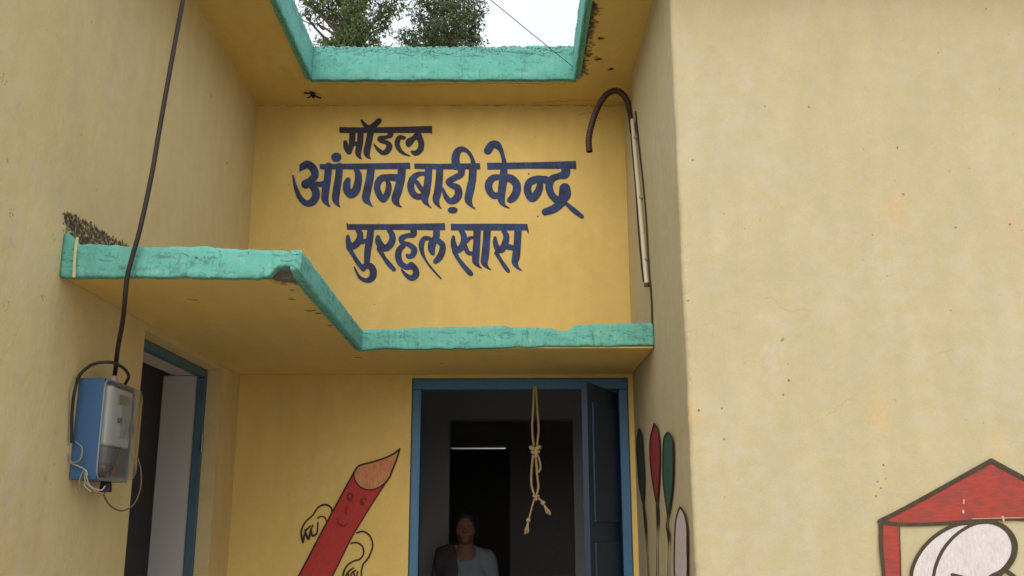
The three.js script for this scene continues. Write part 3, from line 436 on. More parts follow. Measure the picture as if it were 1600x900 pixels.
for (const [mat, ox, oy, s, win, polys, strokes, dots] of letterWords) {
  const g = outline((cx) => { for (const p of polys) poly(cx, p, ox, oy, s); for (const k of strokes) stroke(cx, k.map(([x, y, w]) => [x, y, w * 1.06 + 3]), ox, oy, s); for (const d of dots ?? []) blob(cx, ...d, ox, oy, s); }, ...win, 6, onSign(0.003), V(0, 0, 1), (q) => [q.x, q.y]);
  mesh('lettering', g, mat, signWall);
}
const paint = (name, draw, win, onWall, normal, mat, parent, label) => { const m = mesh(name, outline(draw, ...win, 5, onWall, normal, (q) => [q.x + q.z, q.y]), mat, parent); if (label) m.userData.label = label; return m; };
paint('paint_streak', (cx) => { stroke(cx, [[121, 372, 4], [118, 390, 4.5], [116.5, 410, 4], [115.5, 431, 5]]); }, [90, 360, 260, 80], (px, py) => at(px, py, 'z', ZC1 + 0.006), V(0, 0, 1), brushed([0.68, 0.6, 0.3], [0.6, 0.55, 0.3]), canopy, 'streak of pale yellow paint over the green canopy edge');
const LINE = brushed([0.045, 0.022, 0.014], [0.03, 0.016, 0.01]);
{ // the cartoon pencil beside the door
  const o = [460, 690, 4.283], win = [380, 690, 270, 420], RED = brushed([0.50, 0.035, 0.03], [0.40, 0.04, 0.04], 0.8), SKIN = brushed([0.56, 0.20, 0.085], [0.62, 0.32, 0.17], 1.2), Z = V(0, 0, 1);
  const bodyL = [[400, 205], [330, 335], [200, 575], [30, 900], [-190, 1320]], bodyR = [[606, 285], [500, 450], [380, 650], [255, 900], [10, 1320]];
  const rim = [[400, 205], [402, 245], [430, 292], [480, 320], [545, 316], [606, 280]], tipL = [[400, 205], [430, 165], [470, 150], [520, 138], [600, 112], [660, 85], [706, 50]], tipR = [[706, 50], [685, 120], [655, 195], [640, 235], [606, 280]];
  paint('pencil_picture', (cx) => poly(cx, [...bodyL, ...[...bodyR].reverse(), ...[...rim].reverse()], ...o), win, onSign(0.003), Z, RED, signWall, 'cartoon red pencil with a face painted beside the door');
  paint('pencil_point', (cx) => poly(cx, [...tipL, ...tipR, ...[...rim].reverse()], ...o), win, onSign(0.005), Z, SKIN, signWall);
  const th = (p, w) => p.map(([x, y]) => [x, y, w * 1.25]);
  const FACE = brushed([0.20, 0.02, 0.03], [0.12, 0.02, 0.03]);
  for (const [n, l] of [['eye', [[[352, 372, 10], [365, 350, 12], [385, 352, 12], [392, 372, 8]], [[358, 378, 16], [365, 385, 26], [378, 392, 22]], [[392, 372, 8], [378, 390, 12]]]], ['eye', [[[445, 402, 10], [455, 382, 12], [478, 382, 12]], [[445, 402, 10], [452, 412, 26], [462, 418, 20]]]], ['nose', [[[352, 430, 8], [345, 470, 10], [352, 490, 8]]]], ['mouth', [[[288, 515, 8], [300, 550, 10], [328, 565, 11], [352, 552, 9]]]]]) paint(n, (cx) => { for (const p of l) stroke(cx, p, ...o); }, win, onSign(0.006), Z, FACE, signWall);
  paint('pencil_outline', (cx) => {
    for (const p of [th(bodyL, 9), th(bodyR, 7), th(rim, 7), th(tipL, 9), th(tipR, 9), [[-190, 1320, 9], [10, 1320, 9]]]) stroke(cx, p, ...o);
    for (const p of [[[255, 470, 9], [246, 440, 9], [205, 422, 10], [160, 442, 9], [125, 492, 8], [75, 540, 9], [48, 600, 10], [58, 672, 14]], [[216, 530, 7], [205, 508, 8], [180, 500, 8], [158, 512, 8]], [[58, 672, 14], [80, 595, 10], [108, 565, 8]], [[72, 590, 8], [95, 650, 14], [112, 590, 9], [125, 560, 8]], [[112, 585, 8], [125, 630, 12], [150, 615, 10], [160, 540, 8]],
      [[420, 610, 9], [460, 600, 9], [505, 630, 9], [525, 690, 9], [500, 770, 9], [458, 830, 9], [450, 900, 9], [470, 960, 9]], [[380, 680, 8], [420, 676, 8], [455, 700, 9], [465, 745, 9], [440, 785, 9], [395, 800, 8], [350, 835, 9], [328, 890, 11], [335, 960, 10]], [[335, 950, 10], [355, 880, 10], [395, 845, 8]], [[360, 870, 9], [372, 940, 11], [385, 880, 9], [412, 860, 8]], [[400, 880, 9], [410, 930, 10], [425, 870, 8]]]) stroke(cx, p.map(([x, y, w]) => [x, y, w * 1.2]), ...o);
  }, win, onSign(0.007), Z, LINE, signWall);
}
{ // balloons on the return wall of the right wing
  const o = [960, 660, 3.75], win = [960, 640, 130, 420], X = V(-1, 0, 0);
  const loop = (cx, l) => { const c = new THREE.CatmullRomCurve3(l.map(([x, y]) => V(x, y, 0)), true, 'centripetal').getPoints(120); poly(cx, c.map((p) => [p.x, p.y]), ...o); };
  const shapes = [
    ['balloon_picture', [[148, 35], [162, 70], [172, 180], [180, 300], [178, 420], [172, 470], [164, 440], [150, 360], [140, 240], [136, 110]], brushed([0.045, 0.06, 0.065], [0.03, 0.035, 0.035]), 'dark balloon painted next to the blue door frame'],
    ['balloon_picture', [[238, 6], [256, 30], [270, 110], [271, 260], [262, 400], [253, 470], [243, 430], [226, 330], [214, 210], [216, 90]], brushed([0.34, 0.035, 0.055], [0.25, 0.03, 0.035]), 'red balloon painted on the wing wall'],
    ['balloon_picture', [[320, 56], [340, 80], [349, 160], [347, 340], [334, 470], [320, 545], [308, 480], [292, 350], [290, 180], [300, 80]], brushed([0.03, 0.13, 0.10], [0.04, 0.10, 0.07]), 'green balloon painted on the wing wall'],
    ['balloon_picture', [[390, 495], [412, 525], [430, 600], [433, 760], [432, 900], [415, 1060], [395, 1110], [372, 1030], [358, 880], [358, 720], [368, 560]], brushed([0.66, 0.58, 0.58], [0.57, 0.50, 0.51]), 'pale lilac balloon painted near the wall corner'],
  ];
  for (const [n, l, m, lab] of shapes) paint(n, (cx) => loop(cx, l), win, onReturn(0.003), X, m, rightWall, lab);
  paint('balloon_outline', (cx) => {
    for (const [, l] of shapes) stroke(cx, [...l, l[0]].map(([x, y]) => [x, y, 6]), ...o);
    stroke(cx, [[390, 495, 9], [412, 525, 9], [430, 600, 8], [433, 760, 8]], ...o);
    for (const s of [[[172, 465, 8], [184, 580, 12], [188, 640, 9], [193, 720, 4], [203, 900, 4], [205, 1150, 4]], [[253, 465, 8], [258, 560, 14], [256, 640, 4], [254, 800, 4], [253, 1150, 4]], [[320, 540, 8], [312, 612, 9], [322, 650, 16], [322, 720, 4], [320, 850, 4], [316, 1150, 4]], [[395, 1108, 5], [396, 1200, 4]], [[97, 68, 8], [104, 300, 9], [112, 600, 8], [118, 900, 8], [122, 1150, 8]]]) stroke(cx, s, ...o);
  }, win, onReturn(0.005), X, LINE, rightWall);
}
{ // the painted hut with a white figure in it, on the front of the right wing
  const o = [1340, 700, 4.5], win = [1360, 700, 400, 330], Z = V(0, 0, 1), RED = brushed([0.40, 0.05, 0.032], [0.26, 0.055, 0.045], 1.3, 8, 60), OLIVE = brushed([0.045, 0.036, 0.018], [0.07, 0.055, 0.03]);
  paint('hut_picture', (cx) => { poly(cx, [[165, 515], [935, 100], [1720, 515], [1720, 540], [1000, 505], [285, 545], [165, 540]], ...o); poly(cx, [[165, 530], [285, 535], [300, 900], [310, 1350], [195, 1350], [180, 900]], ...o); poly(cx, [[1590, 530], [1705, 530], [1690, 900], [1680, 1350], [1570, 1350], [1580, 900]], ...o); }, win, onFront(0.003), Z, RED, rightWall, 'red painted hut with a white figure inside');
  const egg = [[830, 525], [930, 522], [1030, 560], [1090, 640], [1100, 730], [1060, 830], [1000, 890], [960, 960], [900, 1080], [700, 1130], [480, 1100], [390, 1000], [375, 880], [430, 740], [540, 620], [690, 540]];
  const ring = (l, w) => [...l, l[0]].map(([x, y]) => [x, y, w]);
  paint('figure_fill', (cx) => poly(cx, new THREE.CatmullRomCurve3(egg.map(([x, y]) => V(x, y, 0)), true).getPoints(120).map((p) => [p.x, p.y]), ...o), win, onFront(0.0042), Z, brushed([0.70, 0.66, 0.665], [0.60, 0.565, 0.57]), rightWall);
  paint('hut_outline', (cx) => {
    stroke(cx, [[150, 515, 30], [300, 440, 30], [935, 90, 34]], ...o); stroke(cx, [[935, 90, 34], [1400, 340, 30], [1730, 515, 30]], ...o);
    stroke(cx, [[160, 520, 30], [300, 537, 22], [600, 530, 22], [840, 510, 20], [1170, 498, 20], [1730, 520, 22]], ...o); stroke(cx, [[160, 520, 32], [162, 700, 30], [180, 900, 24], [195, 1350, 24]], ...o); stroke(cx, [[290, 545, 8], [300, 900, 8], [310, 1350, 8]], ...o);
    stroke(cx, [[1715, 520, 30], [1700, 900, 26], [1682, 1350, 24]], ...o); stroke(cx, [[170, 1350, 24], [1700, 1350, 24]], ...o);
    stroke(cx, ring(egg, 26), ...o); stroke(cx, [[530, 900, 22], [545, 830, 24], [600, 710, 24], [700, 600, 22], [830, 530, 22], [940, 522, 30], [1040, 570, 36], [1095, 660, 44], [1090, 760, 44], [1020, 860, 40], [930, 905, 30]], ...o);
    stroke(cx, [[660, 890, 22], [700, 905, 34], [800, 925, 24]], ...o); stroke(cx, [[1050, 870, 28], [1100, 910, 30], [1130, 1000, 26]], ...o); stroke(cx, [[530, 900, 22], [520, 1000, 22], [560, 1080, 20]], ...o);
  }, win, onFront(0.0055), Z, OLIVE, rightWall);
  paint('paint_drip', (cx) => { stroke(cx, [[742, 365, 10], [740, 390, 12]], ...o); stroke(cx, [[735, 440, 14], [738, 455, 16]], ...o); stroke(cx, [[800, 498, 5], [1020, 492, 6], [1170, 490, 5]], ...o); stroke(cx, [[1015, 485, 18], [1022, 515, 12]], ...o); }, win, onFront(0.0068), Z, brushed([0.55, 0.36, 0.26], [0.5, 0.42, 0.34]), rightWall);
}
// ---------------------------------------------------------------- electricity meter on the side wall
const shift = (g, p) => g.translate(-p[0], -p[1], -p[2]);
const BLACK = plain(0.018, 0.016, 0.016, 0.55), COPPERY = plain(0.02, 0.013, 0.011, 0.6), PALEWIRE = plain(0.45, 0.42, 0.36, 0.6);
{
  const p = [XL, 1.645, 1.84], g = group('electricity_meter', 'blue electricity meter box with clear cover hanging on the side wall', 'meter', p), y0 = 1.648, y1 = 1.992, z0 = 1.70, z1 = 1.978, d = XL + 0.09;
  const add = (n, geo, m, par = g) => mesh(n, shift(geo, p), m, par);
  const blue = plain(0.035, 0.115, 0.26, 0.5);
  add('back_box', mergeGeometries([rbox(XL + 0.003, XL + 0.01, y0, y1, z0, z1, 0.002), rbox(XL + 0.008, d, y0, y0 + 0.006, z0, z1, 0.002), rbox(XL + 0.008, d, y1 - 0.006, y1, z0, z1, 0.002), rbox(XL + 0.008, d, y0 + 0.005, y1 - 0.005, z0, z0 + 0.006, 0.002), rbox(XL + 0.008, d, y0 + 0.005, y1 - 0.005, z1 - 0.006, z1, 0.002)]), blue);
  const body = add('meter_body', rbox(XL + 0.03, XL + 0.096, 1.768, 1.972, 1.728, 1.945, 0.008), plain(0.55, 0.55, 0.53, 0.5));
  add('display', rbox(XL + 0.094, XL + 0.1, 1.915, 1.95, 1.77, 1.86, 0.002), plain(0.16, 0.18, 0.13, 0.25), body);
  add('faceplate', rbox(XL + 0.094, XL + 0.099, 1.80, 1.955, 1.745, 1.83, 0.002).translate(0, 0, 0), plain(0.36, 0.37, 0.36, 0.5), body);
  add('button', new THREE.CylinderGeometry(0.009, 0.009, 0.012, 16).rotateZ(Math.PI / 2).translate(XL + 0.1, 1.86, 1.845), plain(0.05, 0.05, 0.05, 0.5), body);
  add('seal', new THREE.SphereGeometry(0.016, 14, 10).scale(0.5, 1.2, 1).translate(XL + 0.108, 1.835, 1.742), plain(0.02, 0.04, 0.30, 0.4), body);
  for (let k = 0; k < 4; k++) add('terminal', rbox(XL + 0.03, XL + 0.088, 1.705, 1.762, 1.742 + k * 0.048, 1.782 + k * 0.048, 0.003), plain(0.07, 0.065, 0.065, 0.6));
  for (let k = 0; k < 4; k++) { const z = 1.762 + k * 0.048; add('lead', capped([[XL + 0.07, 1.71, z], [XL + 0.082, 1.69, z - 0.006], [XL + 0.06, 1.668, mix(z, 1.84, 0.6)], [XL + 0.05, 1.655, mix(z, 1.84, 0.8)]], 0.006, 30), k % 2 ? plain(0.25, 0.02, 0.02, 0.5) : BLACK); }
  // clear cover: a shell with open back
  const clear = new THREE.MeshPhysicalMaterial({ color: new THREE.Color().setRGB(0.82, 0.84, 0.86), transmission: 0.95, thickness: 0, roughness: 0.3, ior: 1.45, side: THREE.DoubleSide });
  const c0 = d + 0.001, c1 = XL + 0.128, sh = new THREE.Shape(), R = 0.035, w = (z1 - z0) / 2 - 0.004, h = (y1 - y0) / 2 - 0.004;
  sh.moveTo(-w + R, -h); sh.lineTo(w - R, -h); sh.quadraticCurveTo(w, -h, w, -h + R); sh.lineTo(w, h - R); sh.quadraticCurveTo(w, h, w - R, h); sh.lineTo(-w + R, h); sh.quadraticCurveTo(-w, h, -w, h - R); sh.lineTo(-w, -h + R); sh.quadraticCurveTo(-w, -h, -w + R, -h);
  const ring = sh.getPoints(6).slice(0, -1), pos = [], idx = [], N = ring.length, lay = [[c0, 1], [c1 - 0.018, 0.985], [c1 - 0.006, 0.96], [c1, 0.9]];
  for (const [x, k] of lay) for (const q of ring) pos.push(x, (y0 + y1) / 2 + q.y * k, (z0 + z1) / 2 + q.x * k);
  for (let l = 0; l + 1 < lay.length; l++) for (let i = 0; i < N; i++) { const a = l * N + i, b = l * N + (i + 1) % N; idx.push(a, b, b + N, a, b + N, a + N); }
  const cIdx = pos.length / 3; pos.push(c1, (y0 + y1) / 2, (z0 + z1) / 2); for (let i = 0; i < N; i++) idx.push(3 * N + i, 3 * N + (i + 1) % N, cIdx);
  let cg = new THREE.BufferGeometry(); cg.setAttribute('position', new THREE.Float32BufferAttribute(pos, 3)); cg.setIndex(idx); cg = toCreasedNormals(cg, 0.7);
  const cover = add('cover', cg, clear); cover.userData.label = 'scratched transparent cover';
  add('cover_rim', tube([...ring, ring[0]].map((q) => V(c0, (y0 + y1) / 2 + q.y * 1.012, (z0 + z1) / 2 + q.x * 1.012)), 0.003, 90, 6), plain(0.24, 0.29, 0.34, 0.4), cover);
  add('gland', new THREE.CylinderGeometry(0.018, 0.022, 0.04, 14).translate(XL + 0.055, 1.632, 1.80), plain(0.03, 0.025, 0.025, 0.5));
  add('gland', new THREE.CylinderGeometry(0.012, 0.014, 0.03, 12).translate(XL + 0.06, 2.004, 1.83), PALEWIRE);
}
{
  const top = [V(XL + 0.06, 1.995, 1.83), V(XL + 0.062, 2.03, 1.83)];
  tag(mesh('service_cable', capped([...top, at(184, 545, 'z', 2.02), at(192, 500, 'z', 2.14), at(195, 470, 'z', 2.20), at(199, 432, 'z', 2.226), at(207, 400, 'z', 2.232), at(217, 365, 'z', 2.236), at(238, 268, 'z', 2.235), at(247, 215, 'z', 2.23), at(262, 130, 'z', 2.22), at(275, 58, 'z', 2.21), at(286, 0, 'z', 2.205), V(E1 - 0.008, YS + 0.01, 2.2)], 0.0078, 240, 10), COPPERY), 'thick dark cable dropping from the roof edge to the meter box', 'cable');
  const side = (px, py, x = XL + 0.012) => at(px, py, 'x', x);
  tag(mesh('looped_cable', capped([side(112, 690), side(113, 640), side(118, 605, XL + 0.02), at(127, 583, 'z', 1.995), at(146, 569, 'z', 1.995), at(172, 566, 'z', 1.98), at(190, 573, 'z', 1.93), at(201, 588, 'z', 1.85), V(XL + 0.085, 1.985, 1.80)], 0.0055, 120), BLACK), 'black cable looped over the top of the meter box', 'cable');
  tag(mesh('slack_wire', capped([V(XL + 0.055, 1.615, 1.80), at(163, 775, 'z', 1.86), at(172, 790, 'z', 1.84), at(190, 798, 'z', 1.80), at(208, 789, 'z', 1.76), at(219, 765, 'z', 1.74), at(220, 735, 'z', 1.735), at(215, 715, 'z', 1.74)], 0.003, 120), plain(0.10, 0.085, 0.07, 0.6)), 'thin slack wire hanging in a loop under the meter box', 'wire');
  const ends = [[[118, 690], [128, 700], [125, 718], [112, 722], [108, 708], [112, 722], [132, 735], [133, 752], [150, 768], [162, 771]], [[106, 692], [110, 722], [122, 728], [136, 738], [132, 758], [142, 768]], [[130, 735], [124, 752], [126, 772]], [[134, 740], [140, 758], [158, 766], [164, 760]], [[112, 690], [104, 694], [101, 684]]];
  ends.forEach((e, k) => tag(mesh('loose_wire', capped(e.map(([x, y], i) => at(x, y, 'z', 1.99 + 0.006 * ((i * 7 + k * 3) % 5))), 0.0022, 70, 6), k % 2 ? PALEWIRE : plain(0.3, 0.27, 0.22, 0.6)), ['dark curled wire wound along the edge of the meter box', 'pale wire trailing from the meter side to its lower corner', 'short grey wire tip dangling under the meter corner', 'pale curved wire reaching the cable gland under the meter', 'tiny grey wire tip sticking out from the wall beside the meter'][k], 'wire', 'loose wire ends under the meter'));
}
// ---------------------------------------------------------------- conduit in the corner, wires on the roof, stubs
{
  const on = (px, py, o) => at(px, py, 'x', XR - o), a = on(988, 188, 0.018), b = on(1010.5, 445, 0.018);
  const g = group('conduit_pipe', 'pale plastic conduit pipe slanting down the wing wall corner', 'pipe', a.toArray());
  const loc = (q) => q.clone().sub(a);
  mesh('pipe', capped([loc(a), loc(a.clone().lerp(b, 0.5)), loc(b)], 0.0105, 30, 14), plain(0.62, 0.56, 0.42, 0.5), g);
  mesh('end_cap', new THREE.CylinderGeometry(0.0125, 0.0125, 0.018, 14).translate(...loc(b).toArray()), plain(0.05, 0.035, 0.025, 0.6), g);
  for (const t of [0.12, 0.5, 0.86]) { const q = loc(a.clone().lerp(b, t)); mesh('clip', rbox(q.x - 0.002, q.x + 0.017, q.y - 0.006, q.y + 0.006, q.z - 0.016, q.z + 0.016, 0.002), plain(0.3, 0.27, 0.2, 0.6), g); }
  const hose = [on(989, 205, 0.018), at(984, 172, 'z', 0.335), at(977, 152, 'z', 0.335), at(964, 142, 'z', 0.33), at(950, 146, 'z', 0.32), at(935, 166, 'z', 0.31), at(925, 193, 'z', 0.30), at(920, 218, 'z', 0.30), at(921, 237, 'z', 0.30)];
  const t = tube(hose, 0.0172, 420, 12), p = t.attributes.position, n = t.attributes.normal;
  for (let i = 0; i < p.count; i++) { const s = Math.floor(i / 13), k = 0.0016 * Math.sin(s * 0.75); p.setXYZ(i, p.getX(i) + n.getX(i) * k, p.getY(i) + n.getY(i) * k, p.getZ(i) + n.getZ(i) * k); }
  tag(mesh('flexible_hose', t, new THREE.MeshStandardMaterial({ color: new THREE.Color().setRGB(0.05, 0.024, 0.018), roughness: 0.6, side: THREE.DoubleSide })), 'brown corrugated hose curling out of the corner under the eave', 'hose');
  tag(mesh('wall_wire', capped([on(984.5, 168, 0.006), on(987, 220, 0.006), on(993, 290, 0.006), on(997, 350, 0.006), on(1003, 420, 0.006), on(1005.5, 440, 0.006)], 0.0045, 80, 6), BLACK), 'thin black wire on the sign-wall side of the conduit pipe', 'wire');
  tag(mesh('wall_wire', capped([on(993, 175, 0.006), on(998, 225, 0.006), on(1005, 290, 0.006), on(1010, 350, 0.006), on(1014, 420, 0.006), on(1018, 470, 0.006), on(1019, 507, 0.006)], 0.0045, 80, 6), BLACK), 'thin black wire beside the conduit running down to the canopy edge', 'wire');
  const c0 = at(895, 104, 'z', ZE + 0.012), c1 = V(E1 + 0.004, 4.0, 2.68), m = (t, s) => c0.clone().lerp(c1, t).add(V(0, -s, 0));
  tag(mesh('roof_wire', capped([c0, m(0.1, 0.006), m(0.25, 0.012), m(0.5, 0.016), m(0.75, 0.012), c1], 0.0022, 100, 6), plain(0.2, 0.2, 0.2, 0.6)), 'thin wire strung across the open court between the roof edges', 'wire');
  const s = at(488, 145, 'y', YS), r = rng(31), st = group('wire_stubs', 'rusty bent iron stubs poking from the eave underside', 'stubs', s.toArray());
  for (const [dx, dy, dz, w] of [[-0.045, -0.008, 0.012, 0.003], [-0.03, -0.022, -0.02, 0.004], [0.04, -0.016, -0.035, 0.006], [0.012, -0.03, 0.01, 0.008], [-0.035, -0.012, 0.035, 0.003], [0.02, -0.02, 0.03, 0.005]]) mesh('stub', capped([[0, 0.006, 0], [dx * 0.4, dy * 0.9, dz * 0.3], [dx, dy, dz]], w, 16, 6), plain(0.035, 0.02, 0.014, 0.9), st);
}
// ---------------------------------------------------------------- rope in the doorway
{
  const Z = -0.012, q = (x, y, dz = 0) => at(x, y, 'z', Z).setZ(Z + dz), base = q(836, 705), g = group('rope', 'knotted jute rope with two frayed ends hanging in the doorway', 'rope', base.toArray()), loc = (v) => v.sub(base);
  const jute = new THREE.MeshStandardMaterial({ roughness: 0.95, map: surface(0, 0, 1, 1, 200, (x, y, o) => { const a = 1 + 0.25 * n2(x * 60, y * 60) + 0.25 * Math.sin((x * 40 + y * 6) * 6.28); o[0] = 0.42 * a; o[1] = 0.31 * a; o[2] = 0.165 * a; }) });
  const twist = (pts, r) => {                                   // three yarns laid round one another
    const c = new THREE.CatmullRomCurve3(pts.map((p) => loc(q(...p))), false, 'centripetal'), L = c.getLength(), n = Math.max(12, Math.round(L / 0.004)), out = [], f = c.computeFrenetFrames(n);
    for (let k = 0; k < 3; k++) { const P = []; for (let i = 0; i <= n; i++) { const t = i / n, a = t * L / 0.02 * 6.28 / 1.5 + k * 2.094; P.push(c.getPointAt(t).addScaledVector(f.normals[i], Math.cos(a) * r * 0.55).addScaledVector(f.binormals[i], Math.sin(a) * r * 0.55)); } out.push(tube(P, r * 0.58, n, 5)); }
    return mergeGeometries(out);
  };
  const R = 0.0062;
  mesh('strand', twist([[834.5, 604, 0.0], [833, 640, 0.004], [831.5, 670, 0.004], [834, 697, 0.004]], R), jute, g);
  mesh('strand', twist([[837.5, 604, 0.006], [839.5, 640, 0.004], [841.5, 670, 0.004], [839, 697, 0.004]], R), jute, g);
  mesh('strand', twist([[833, 710, 0.004], [830.5, 735, 0.006], [830.5, 758, 0.006], [835, 774, 0.006]], R), jute, g);
  mesh('strand', twist([[837, 710, 0.01], [839, 740, 0.01], [841, 762, 0.01], [837.5, 776, 0.01]], R), jute, g);
  mesh('strand', twist([[839, 708, 0.006], [843.5, 722, 0.008], [844, 734, 0.008], [840, 738, 0.012], [838.5, 726, 0.016]], R * 0.9), jute, g);
  mesh('strand', twist([[836, 776, 0.008], [831, 793, 0.006], [826, 813, 0.004]], R * 0.8), jute, g);
  mesh('strand', twist([[839, 776, 0.008], [844, 781, 0.006], [848, 785, 0.004]], R * 0.9), jute, g);
  const knot = (x, y, r, dz, n) => { const P = []; for (let i = 0; i <= 60; i++) { const a = i / 60 * 6.283; P.push(V(r * (0.55 * Math.sin(a) + 0.5 * Math.sin(2 * a)), r * (0.6 * Math.cos(a) - 0.45 * Math.cos(2 * a)) * 0.9, r * 0.45 * -Math.sin(3 * a)).add(loc(q(x, y, dz)))); } return mesh('knot', tube(P, r * 0.42, 90, 8), jute, g); };
  knot(836.5, 703, 0.027, 0.006); knot(836.5, 709, 0.02, 0.01); knot(837.5, 777, 0.015, 0.008);
  const tassel = (x, y, dx, dy) => { const r = rng(Math.round(x)), a = loc(q(x, y, 0.004)), gs = [new THREE.SphereGeometry(0.0135, 12, 8).translate(a.x, a.y, a.z)], d = V(dx, dy, 0).normalize(); for (let i = 0; i < 34; i++) { const e = V((r() - 0.5) * 0.03, (r() - 0.5) * 0.016, (r() - 0.5) * 0.028), l = 0.05 + r() * 0.018; gs.push(tube([a, a.clone().addScaledVector(d, l * 0.5).addScaledVector(e, 0.35), a.clone().addScaledVector(d, l).add(e.multiplyScalar(0.8))], 0.003, 5, 4)); } mesh('frayed_end', mergeGeometries(gs), jute, g); };
  tassel(825.5, 813, -0.15, -1); tassel(848.5, 786, 0.45, -0.8);
}
// ---------------------------------------------------------------- person in the doorway
function nets(f, lo, hi, c) {                                   // surface nets of a signed distance
  const n = [0, 1, 2].map((k) => Math.ceil((hi[k] - lo[k]) / c) + 1), [nx, ny, nz] = n, d = new Float32Array(nx * ny * nz), id = (i, j, k) => i + nx * (j + ny * k);
  for (let k = 0; k < nz; k++) for (let j = 0; j < ny; j++) for (let i = 0; i < nx; i++) d[id(i, j, k)] = f(lo[0] + i * c, lo[1] + j * c, lo[2] + k * c);
  const vi = new Int32Array(nx * ny * nz).fill(-1), pos = [], idx = [];
  for (let k = 0; k + 1 < nz; k++) for (let j = 0; j + 1 < ny; j++) for (let i = 0; i + 1 < nx; i++) {
    let s = [0, 0, 0], m = 0; const v = [];
    for (let q = 0; q < 8; q++) v.push(d[id(i + (q & 1), j + ((q >> 1) & 1), k + (q >> 2))]);
    for (let a = 0; a < 8; a++) for (const bit of [1, 2, 4]) { const b = a | bit; if (b === a || (v[a] < 0) === (v[b] < 0)) continue; const t = v[a] / (v[a] - v[b]); s[0] += (a & 1) + (bit === 1 ? t : 0); s[1] += ((a >> 1) & 1) + (bit === 2 ? t : 0); s[2] += (a >> 2) + (bit === 4 ? t : 0); m++; }
    if (m) { vi[id(i, j, k)] = pos.length / 3; pos.push(lo[0] + (i + s[0] / m) * c, lo[1] + (j + s[1] / m) * c, lo[2] + (k + s[2] / m) * c); }
  }
  const quad = (a, b, c2, e, flip) => { if (a < 0 || b < 0 || c2 < 0 || e < 0) return; flip ? idx.push(a, c2, b, a, e, c2) : idx.push(a, b, c2, a, c2, e); };
  for (let k = 1; k + 1 < nz; k++) for (let j = 1; j + 1 < ny; j++) for (let i = 1; i + 1 < nx; i++) {
    const a = d[id(i, j, k)] < 0;
    if (a !== d[id(i + 1, j, k)] < 0) quad(vi[id(i, j, k)], vi[id(i, j, k - 1)], vi[id(i, j - 1, k - 1)], vi[id(i, j - 1, k)], a);
    if (a !== d[id(i, j + 1, k)] < 0) quad(vi[id(i, j, k)], vi[id(i - 1, j, k)], vi[id(i - 1, j, k - 1)], vi[id(i, j, k - 1)], a);
    if (a !== d[id(i, j, k + 1)] < 0) quad(vi[id(i, j, k)], vi[id(i, j - 1, k)], vi[id(i - 1, j - 1, k)], vi[id(i - 1, j, k)], a);
  }
  const g = new THREE.BufferGeometry(); g.setAttribute('position', new THREE.Float32BufferAttribute(pos, 3)); g.setIndex(idx); g.computeVertexNormals(); return g;
}
